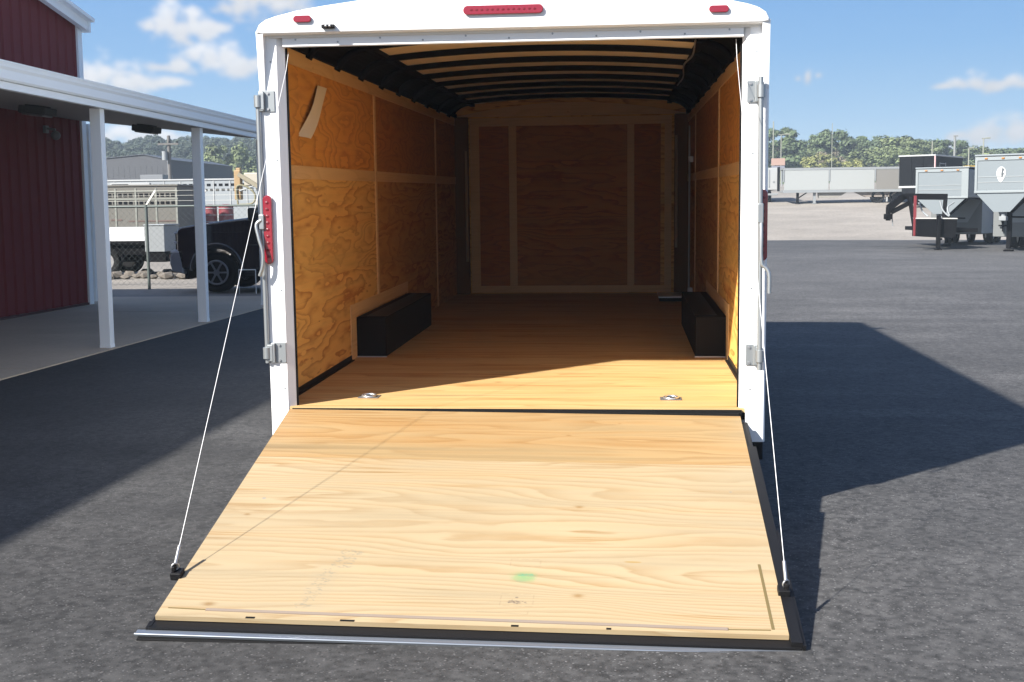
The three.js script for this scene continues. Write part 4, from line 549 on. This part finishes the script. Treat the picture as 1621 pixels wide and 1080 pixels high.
{
  const t = thing('dump_trailer', 'black high-sided dump trailer with white top rail behind the silver goosenecks', 'trailer', [20.15, terr(20, -78), -79]); t.rotation.y = -0.55;
  const y0 = 1.55, y1 = 3.5; part('tub', [span(-1.2, 1.2, y0, y1, -0.06, 0), span(-1.2, -1.14, y0, y1, -6, -0.06), span(1.14, 1.2, y0, y1, -6, -0.06), span(-1.2, 1.2, y0, y0 + 0.1, -6, -0.06)], sDark, t); part('rail', [rspan(-1.26, 1.26, y1, y1 + 0.1, -0.1, 0.06, 0.02), rspan(1.12, 1.26, y1, y1 + 0.1, -6, -0.1, 0.02), rspan(-1.26, -1.12, y1, y1 + 0.1, -6, -0.1, 0.02)], sWhite, t); part('corner_rib', [rspan(1.16, 1.24, y0, y1, -0.08, 0.05, 0.01)], std([0.5, 0.3, 0.3], 0.5), t); part('stake_rib', [-0.4, 0.4].map((x) => rspan(x - 0.05, x + 0.05, y0, y1, 0, 0.06, 0.01)), sDark, t);
  part('lower_band', [rspan(-1.22, 1.22, y0 - 0.14, y0 - 0.01, -0.1, 0.05, 0.01)], sWhite, t); part('chassis', [span(-1.0, 1.0, 0.9, y0 - 0.15, -6, 0)], sDark, t); part('side_ladder', [rspan(1.2, 1.24, 2.6, 2.64, -2.2, -0.9, 0.005), rspan(1.2, 1.24, 3.0, 3.04, -2.2, -0.9, 0.005), rspan(1.2, 1.24, 2.4, 3.1, -0.95, -0.9, 0.005), rspan(1.2, 1.24, 2.4, 3.1, -2.2, -2.15, 0.005)], sWhite, t); for (const z of [-3.6, -4.8]) { wheelOn(t, 1.0, 0.5, z, 0.5, 0.3, 'x'); wheelOn(t, -1.0, 0.5, z, 0.5, 0.3, 'x'); }
}
{
  const t = thing('gooseneck_flatbed', 'black gooseneck flatbed trailer with front toolbox at the asphalt edge', 'trailer', [11.8, 0, -39.2]);
  part('coupler', [bar([-1.5, 1.05, -1.2], [-1.5, 1.55, -1.2], 0.09, 10), beam([-1.5, 1.5, -1.2], [-0.95, 1.95, -1.2], 0.2, 0.24), rbox(0.28, 0.2, 0.28, 0.03, -1.5, 1.2, -1.2)], sDark, t); part('crank', [bar([-1.33, 0.85, -1.2], [-1.36, 1.2, -1.2], 0.02, 6)], sGrey, t);
  part('neck', [beam([-1.4, 1.35, -1.2], [-0.5, 1.82, -1.2], 0.14, 0.16), beam([-1.0, 1.93, -1.2], [0.6, 1.90, -1.2], 0.2, 0.22), beam([-0.75, 1.95, -1.2], [-0.70, 0.55, -0.3], 0.12, 0.14), beam([0.55, 1.85, -1.2], [0.4, 0.6, -0.9], 0.12, 0.14)], sDark, t); part('red_leg', [rspan(-0.80, -0.71, 0.5, 1.95, -0.3, -0.2, 0.01)], std([0.16, 0.02, 0.025], 0.5), t);
    const tb = part('toolbox', [extrude([[-0.72, 0.50], [0.62, 0.42], [0.66, 1.08], [-0.72, 1.10]], 0.7, 0.015).translate(0, 0, -0.7)], sDark, t); part('toolbox_lid', [beam([-0.74, 1.135, -0.35], [0.68, 1.115, -0.35], 0.75, 0.035)], std([0.5, 0.5, 0.48], 0.5), tb); part('latch', [rbox(0.1, 0.1, 0.03, 0.01, 0.0, 0.78, 0.03)], sAlu, tb);
  part('jack_leg', [rspan(-0.07, 0.07, 0.06, 1.22, 0.05, 0.18, 0.01), rbox(0.24, 0.04, 0.24, 0.005, 0, 0.02, 0.11), rspan(0.07, 0.14, 0.35, 0.42, 0.06, 0.15, 0.01)], sDark, t); part('bed', [span(0.4, 1.6, 0.6, 0.75, -7, -0.72)], sDark, t); for (const c of [[[0.2, 1.75, -0.6], [0.3, 1.4, -0.5], [0.5, 1.2, -0.4], [0.45, 1.5, -0.5], [0.7, 1.7, -0.6]], [[-0.55, 1.7, -0.6], [-0.4, 1.35, -0.5], [-0.25, 1.2, -0.4]]]) part('chain', [tube(c, 0.03, 30, 6)], sAlu, t);
}
function goose(name, label, pos, rot, emblem) {             // livestock gooseneck trailer seen nose-on: box nose, tapering V underneath, tall body behind
  const t = thing(name, label, 'trailer', pos, rot, undefined), skin = std([0.150, 0.174, 0.19], 0.45, 0.12), skin2 = std([0.22, 0.24, 0.25], 0.5, 0.1), w = 1.0, y0 = 1.86, y1 = 2.98;
  part('nose', [rspan(-w, w, y0, y1, -2.3, 0, 0.05)], skin, t);
  part('front_frame', [rspan(-w, w, y1 - 0.1, y1 + 0.01, 0.0, 0.03, 0.006), rspan(-w, -w + 0.09, y0, y1 - 0.1, 0, 0.03, 0.006), rspan(w - 0.26, w, y0 + 0.05, y1 - 0.1, 0, 0.03, 0.006), rspan(-w, w, y0, y0 + 0.07, 0.0, 0.05, 0.006)], std([0.21, 0.235, 0.245], 0.4, 0.1), t); part('seam', [0.3, 0.45].map((k) => span(-w + 0.1, w - 0.27, lerp(y0, y1, k) - 0.01, lerp(y0, y1, k) + 0.012, 0, 0.012)), skin2, t);
  part('neck_panel', [extrude([[-w + 0.05, y0], [w - 0.1, y0], [0.28, 1.26], [-0.30, 1.26]], -0.12).translate(0, 0, 0)], skin, t);
  part('underside', [span(-w, w, y0 - 0.05, y0, -2.3, -0.13), beam([w - 0.12, y0 - 0.04, -0.3], [0.25, 1.25, -0.3], 0.35, 0.07)], sDark, t); part('coupler', [bar([0, 0.98, -0.2], [0, 1.28, -0.2], 0.09, 10), rbox(0.26, 0.14, 0.26, 0.02, 0, 1.05, -0.2)], sGrey, t);
  const bd = part('body', [rspan(-w, w, 0.42, y1 + 0.03, -7.5, -2.31, 0.05)], skin2, t); part('body_stripe', [span(w, w + 0.012, 1.8, 1.88, -7.4, -2.4)], sRed, bd); part('kick_panel', [extrude([[-w, 0.44], [w, 0.44], [w, 1.82], [0.45, 0.9], [-0.45, 0.9], [-w, 1.82]], 0.03).translate(0, 0, -2.31)], std([0.12, 0.128, 0.13], 0.5, 0.1), bd); part('roof', [rspan(-w - 0.03, w + 0.03, y1 + 0.03, y1 + 0.09, -7.5, 0.02, 0.02)], skin, t);
  part('jack_leg', [rspan(0.0, 0.16, 0.1, 1.3, -0.75, -0.6, 0.01), rbox(0.3, 0.05, 0.3, 0.01, 0.08, 0.03, -0.67), bar([0.1, 1.1, -0.67], [0.75, 1.08, -0.67], 0.03)], sDark, t); part('side_rod', [bar([-0.62, 0.6, -2.2], [-0.62, 1.8, -2.2], 0.025), rbox(0.3, 0.05, 0.05, 0.01, -0.62, 0.8, -2.18)], sDark, t);
  for (const q of [-1, 0, 1]) part('marker_lamp', [rbox(0.1, 0.05, 0.03, 0.01, q * 0.6, y1 - 0.04, 0.045)], std([0.34, 0.13, 0.02], 0.3), t);
  part('rivet_strip', Array.from({ length: 14 }, (_, i) => new THREE.SphereGeometry(0.012, 6, 4).translate(-w + 0.2 + i * 0.115, y0 + 0.12, 0.004)), skin2, t); part('fender', [rspan(0.86, 1.06, 0.72, 0.8, -6.2, -4.0, 0.03), rspan(-1.06, -0.86, 0.72, 0.8, -6.2, -4.0, 0.03)], sGrey, t);
  for (const z of [-4.6, -5.6]) for (const q of [-1, 1]) wheelOn(t, q * 0.85, 0.37, z, 0.37, 0.24, 'x');
  if (emblem) { const s = new THREE.Shape(); s.moveTo(0, 0.24); s.quadraticCurveTo(0.17, 0.2, 0.16, 0.02); s.quadraticCurveTo(0.12, -0.16, -0.02, -0.27); s.quadraticCurveTo(-0.17, -0.12, -0.17, 0.06); s.quadraticCurveTo(-0.14, 0.22, 0, 0.24); const e = part('emblem', [extrude(s, 0.012).translate(-0.06, 2.44, 0.0)], std([0.45, 0.46, 0.46], 0.4), t); part('emblem_mark', [extrude([[0.03, 0.20], [0.11, 0.16], [0.06, 0.06], [0.10, 0.02], [0.02, -0.12], [0.0, 0.0]], 0.008).translate(-0.06, 2.44, 0.012)], std([0.05, 0.06, 0.07], 0.5), e); }
  return t;
}
goose('gooseneck_trailer', 'silver gooseneck trailer with plain nose behind the black toolbox', [12.85, 0, -43], -0.5, false);
{ const g = goose('gooseneck_trailer', 'silver gooseneck trailer with a white emblem on its nose at the right edge', [13.25, 0.14, -36.6], -0.56, true); g.position.y = 0.0; g.scale.set(0.92, 1.07, 1); }
{ const t = thing('red_trailer', 'red trailer corner showing between the two silver gooseneck noses', 'trailer', [15.9, 0, -46.5]); part('body', [rspan(-0.55, 0.4, 0.9, 2.1, -4, 0, 0.04)], std([0.30, 0.03, 0.045], 0.5), t); part('band', [rspan(-0.55, 0.4, 2.11, 2.3, -4, 0.01, 0.02)], std([0.5, 0.2, 0.22], 0.5), t); part('chassis', [span(-0.5, 0.35, 0.5, 0.88, -4, 0)], sDark, t); wheelOn(t, 0.3, 0.37, -2, 0.37, 0.22, 'x'); wheelOn(t, -0.4, 0.37, -2, 0.37, 0.22, 'x'); }
{ const y = terr(27, -92), t = thing('excavator', 'small yellow and orange excavator cab above the silver gooseneck noses', 'excavator', [27.1, y, -92]); part('cab', [rbox(0.9, 0.75, 0.9, 0.08, 0, 2.0, 0)], std([0.30, 0.20, 0.02], 0.5), t); part('engine_cover', [rbox(0.8, 0.55, 0.9, 0.06, 0.75, 1.85, 0)], std([0.55, 0.20, 0.10], 0.5), t); part('track', [rbox(2.2, 0.5, 0.4, 0.2, 0.3, 0.28, 0.7), rbox(2.2, 0.5, 0.4, 0.2, 0.3, 0.28, -0.7)], sDark, t); part('turntable', [rbox(1.6, 1.1, 1.0, 0.1, 0.3, 1.05, 0)], sDark, t); }
// light poles on the rise
[[17.8, 11.5, 0.09, 'tallest thin pale pole just right of the trailer post', 0], [18.7, 10.0, 0.08, 'pale lamp pole with a short arm over the peach sign', 0.75], [24.5, 11.2, 0.05, 'thin pale pole standing before the tallest tree clump', 0], [35.8, 9.0, 0.09, 'pale yellowish pole behind the black dump trailer', 0], [38.3, 9.5, 0.17, 'thick grey pole right of the black dump trailer', 0.1], [39.9, 8.1, 0.1, 'short grey pole with a lamp head left of the emblem trailer', 0.3], [41.5, 9.2, 0.1, 'pale yellowish pole over the emblem trailer', 0.5]].forEach(([x, h, r, l, arm], i) => {
  const y = terr(x, -140), t = thing('light_pole', l, 'pole', [x, y, -140], 0, 'light poles before the tree line'), m = i === 4 ? std([0.17, 0.175, 0.17], 0.5) : std([0.20, 0.205, 0.165], 0.5);
  part('pole', [bar([0, -0.3, 0], [0, h - y, 0], r, 8, r * 0.7)], m, t); if (arm) { part('arm', [bar([0, h - y - 0.05, 0], [arm, h - y + 0.05, 0], 0.06, 6), bar([0, h - y - 0.05, 0], [-arm * 0.4, h - y, 0], 0.06, 6)], m, t); part('lamp_head', [rbox(0.5, 0.14, 0.25, 0.03, arm, h - y + 0.02, 0)], m, t); }
});

// ---------------------------------------------------------------- trees
const leafMat = new THREE.MeshPhysicalMaterial({ vertexColors: true, color: 0xffffff, roughness: 0.75, transmission: 0.0, side: THREE.DoubleSide });
const bark = std([0.11, 0.085, 0.065], 0.9);
function crown(seed, o) {                                    // unit crown, y 0..1, radius about 0.42: leaf faces in clumps
  const r = rng(seed), pos = [], col = [], nor = [], cl = [];
  for (let i = 0; i < o.clumps; i++) { const a = r() * 6.283, y = Math.pow(r(), 0.8), k = o.shape(y) * Math.sqrt(0.25 + 0.75 * r()); cl.push([Math.cos(a) * k, o.y0 + y * (1 - o.y0) * 0.93, Math.sin(a) * k, 0.07 + 0.085 * r(), 0.75 + 0.5 * r()]); }
  for (const c of cl) for (let j = 0; j < o.leaves; j++) {
    const u = r() * 2 - 1, a = r() * 6.283, q = Math.sqrt(1 - u * u), R = c[3] * Math.pow(r(), 0.4), d = [q * Math.cos(a), u, q * Math.sin(a)], p = [c[0] + d[0] * R, c[1] + d[1] * R * 0.75, c[2] + d[2] * R];
    const s = o.leaf * (0.6 + 0.8 * r()), e1 = V(r() - 0.5, r() - 0.5, r() - 0.5).normalize(), n = V(d[0], d[1] + 0.6, d[2]).add(V(r() - 0.5, r() - 0.5, r() - 0.5)).normalize(), e2 = n.clone().cross(e1).normalize(), e3 = e2.clone().cross(n).normalize(), k = c[4] * (0.8 + 0.4 * r());
    const P = [[1, -0.6], [-1, -0.6], [0, 1]].map(([x, y]) => [p[0] + (e2.x * x + e3.x * y) * s, p[1] + (e2.y * x + e3.y * y) * s, p[2] + (e2.z * x + e3.z * y) * s]);
    for (const v of P) { pos.push(...v); nor.push(n.x, n.y, n.z); col.push(o.rgb[0] * k, o.rgb[1] * k, o.rgb[2] * k); }
  }
  const g = new THREE.BufferGeometry(); g.setAttribute('position', new THREE.Float32BufferAttribute(pos, 3)); g.setAttribute('normal', new THREE.Float32BufferAttribute(nor, 3)); g.setAttribute('color', new THREE.Float32BufferAttribute(col, 3)); g.setAttribute('uv', new THREE.Float32BufferAttribute(new Float32Array(pos.length / 3 * 2), 2)); return g;
}
const round = (y) => 0.42 * Math.sqrt(Math.max(0, 1 - Math.pow((y - 0.42) / 0.62, 2))), spread = (y) => 0.5 * Math.sqrt(Math.max(0, 1 - Math.pow((y - 0.5) / 0.6, 2))), cone = (y) => 0.36 * Math.pow(1 - y * 0.93, 0.8);
const CROWN = {
  dark: [1, 2, 3].map((s) => crown(s, { clumps: 60, leaves: 90, leaf: 0.028, y0: 0.12, shape: round, rgb: [0.075, 0.105, 0.045] })),
  mid: [4, 5, 6].map((s) => crown(s, { clumps: 60, leaves: 90, leaf: 0.028, y0: 0.1, shape: spread, rgb: [0.105, 0.13, 0.055] })),
  hill: [11, 12].map((s) => crown(s, { clumps: 55, leaves: 70, leaf: 0.032, y0: 0.1, shape: round, rgb: [0.030, 0.044, 0.026] })),
  yellow: [7].map((s) => crown(s, { clumps: 50, leaves: 80, leaf: 0.03, y0: 0.06, shape: spread, rgb: [0.18, 0.185, 0.06] })),
  brown: [8].map((s) => crown(s, { clumps: 45, leaves: 70, leaf: 0.03, y0: 0.08, shape: spread, rgb: [0.15, 0.13, 0.09] })),
  pine: [9].map((s) => crown(s, { clumps: 60, leaves: 80, leaf: 0.026, y0: 0.12, shape: cone, rgb: [0.06, 0.085, 0.045] })),
};
const trunk = (() => { const l = [bar([0, -0.05, 0], [0, 0.62, 0], 0.022, 7, 0.012)]; const r = rng(61); for (let i = 0; i < 7; i++) { const a = i * 2.4, y = 0.2 + i * 0.06; l.push(bar([0, y, 0], [Math.cos(a) * 0.22, y + 0.2, Math.sin(a) * 0.22], 0.009, 5, 0.004)); } return merge(l); })();
function tree(label, kind, v, x, z, topY, width, group) {
  const y = terr(x, z), t = thing('tree', label, 'tree', [x, y - 0.1, z], (x * 7.3) % 6.28, group), h = topY - y; t.scale.set(width, h, width);
  part('trunk', trunk, bark, t); part('crown', CROWN[kind][v % CROWN[kind].length], leafMat, t); return t;
}
const TG = 'trees on the rise behind the semitrailer';
[['dark round tree nearest the trailer post, behind the thin pale pole', 'dark', 0, 22.6, -176, 13.2, 8.5], ['dark tree leaning behind the pole with the short arm', 'dark', 1, 25.2, -180, 11.9, 7.0], ['low dark green tree in the dip left of the tall clump', 'mid', 0, 27.4, -178, 10.3, 6.0],
 ['broad dark tree at the left of the tall clump', 'dark', 2, 29.4, -178, 12.2, 7.0], ['tallest dark tree of the clump over the semitrailer', 'dark', 0, 31.6, -182, 13.2, 7.5], ['rounded dark tree right of the tallest one', 'dark', 1, 34.4, -180, 12.1, 6.5], ['pointed small conifer right of the tall clump', 'pine', 0, 36.2, -172, 11.6, 6.2],
 ['yellow green bush right of the brown tree behind the semitrailer', 'yellow', 0, 29.8, -158, 7.8, 4.2], ['olive yellow tree left of the brown tree behind the semitrailer', 'yellow', 0, 26.2, -160, 8.6, 5.2], ['bare brownish tree behind the semitrailer', 'brown', 0, 28.2, -164, 9.2, 4.6],
 ['broad mid green tree behind the right half of the semitrailer', 'mid', 1, 33.6, -162, 9.4, 7.5], ['mid green tree left of the black dump trailer', 'mid', 2, 38.4, -170, 11.3, 8.0], ['bright green tree in front of the one left of the dump trailer', 'mid', 0, 36.0, -158, 9.3, 6.0], ['grey green tree directly behind the black dump trailer', 'mid', 1, 41.5, -175, 11.2, 7.5],
 ['green tree between dump trailer and thick grey pole', 'dark', 2, 44.9, -178, 11.2, 7.2], ['dark tree right of the thick grey pole', 'dark', 0, 47.9, -178, 11.2, 7.0], ['low tree behind the emblem trailer', 'mid', 2, 50.6, -178, 10.1, 6.5], ['pointed dark tree at the far right over the emblem trailer', 'pine', 0, 53.7, -176, 9.7, 5.5], ['dark tree at the right edge of the picture', 'dark', 1, 57.0, -176, 9.8, 6.5]
].forEach(([l, k, v, x, z, ty, w]) => tree(l, k, v, x, z, ty, w, TG));
tree('light green tree at the foot of the hill left of the utility pole', 'mid', 0, -50.5, -150, 10.6, 8, undefined);
{ // woods too dense to count
  const r = rng(303), mk = (name, label, kind, v, list) => { const m = new THREE.InstancedMesh(CROWN[kind][v], leafMat, list.length); list.forEach(([x, z, h, w], i) => m.setMatrixAt(i, new THREE.Matrix4().compose(V(x, terr(x, z) - h * 0.12, z), new THREE.Quaternion().setFromAxisAngle(V(0, 1, 0), r() * 6.28), V(w, h, w)))); m.name = numbered(name); tag(m, label, 'woodland', null, 'stuff'); m.castShadow = m.receiveShadow = true; scene.add(m); };
  const hill = [[], [], []]; for (let i = 0; i < 620; i++) { const z = -188 - r() * 105, x = 0.58 + (z - 6.3) * (0.16 + r() * 0.42) * 1.0; hill[i % 3].push([x, z, 3.6 + r() * 3.4, 5 + r() * 3]); }
  mk('hill_woods', 'dense dark green woods covering the hill behind the livestock trailers', 'hill', 0, hill[0]); mk('hill_woods', 'mid green trees scattered through the hillside woods at left', 'hill', 1, hill[1]); mk('hill_woods', 'deep green trees of the hillside woods at left', 'hill', 1, hill[2]);
  const back = [[], []]; for (let i = 0; i < 300; i++) { const z = -184 - r() * 50, x = 18 + r() * 62; back[i % 2].push([x, z, 3.6 + r() * 1.6 + (x < 37 ? 1.0 : 0), 6 + r() * 3]); }
  mk('tree_line', 'continuous dark green wood behind the single trees at right', 'dark', 1, back[0]); mk('tree_line', 'lighter green undergrowth of the wood at right', 'mid', 2, back[1]);
}
scene.fog = new THREE.FogExp2(new THREE.Color().setRGB(0.62, 0.74, 0.86), 0.0008);

shade(scene);
renderer.render(scene, camera);
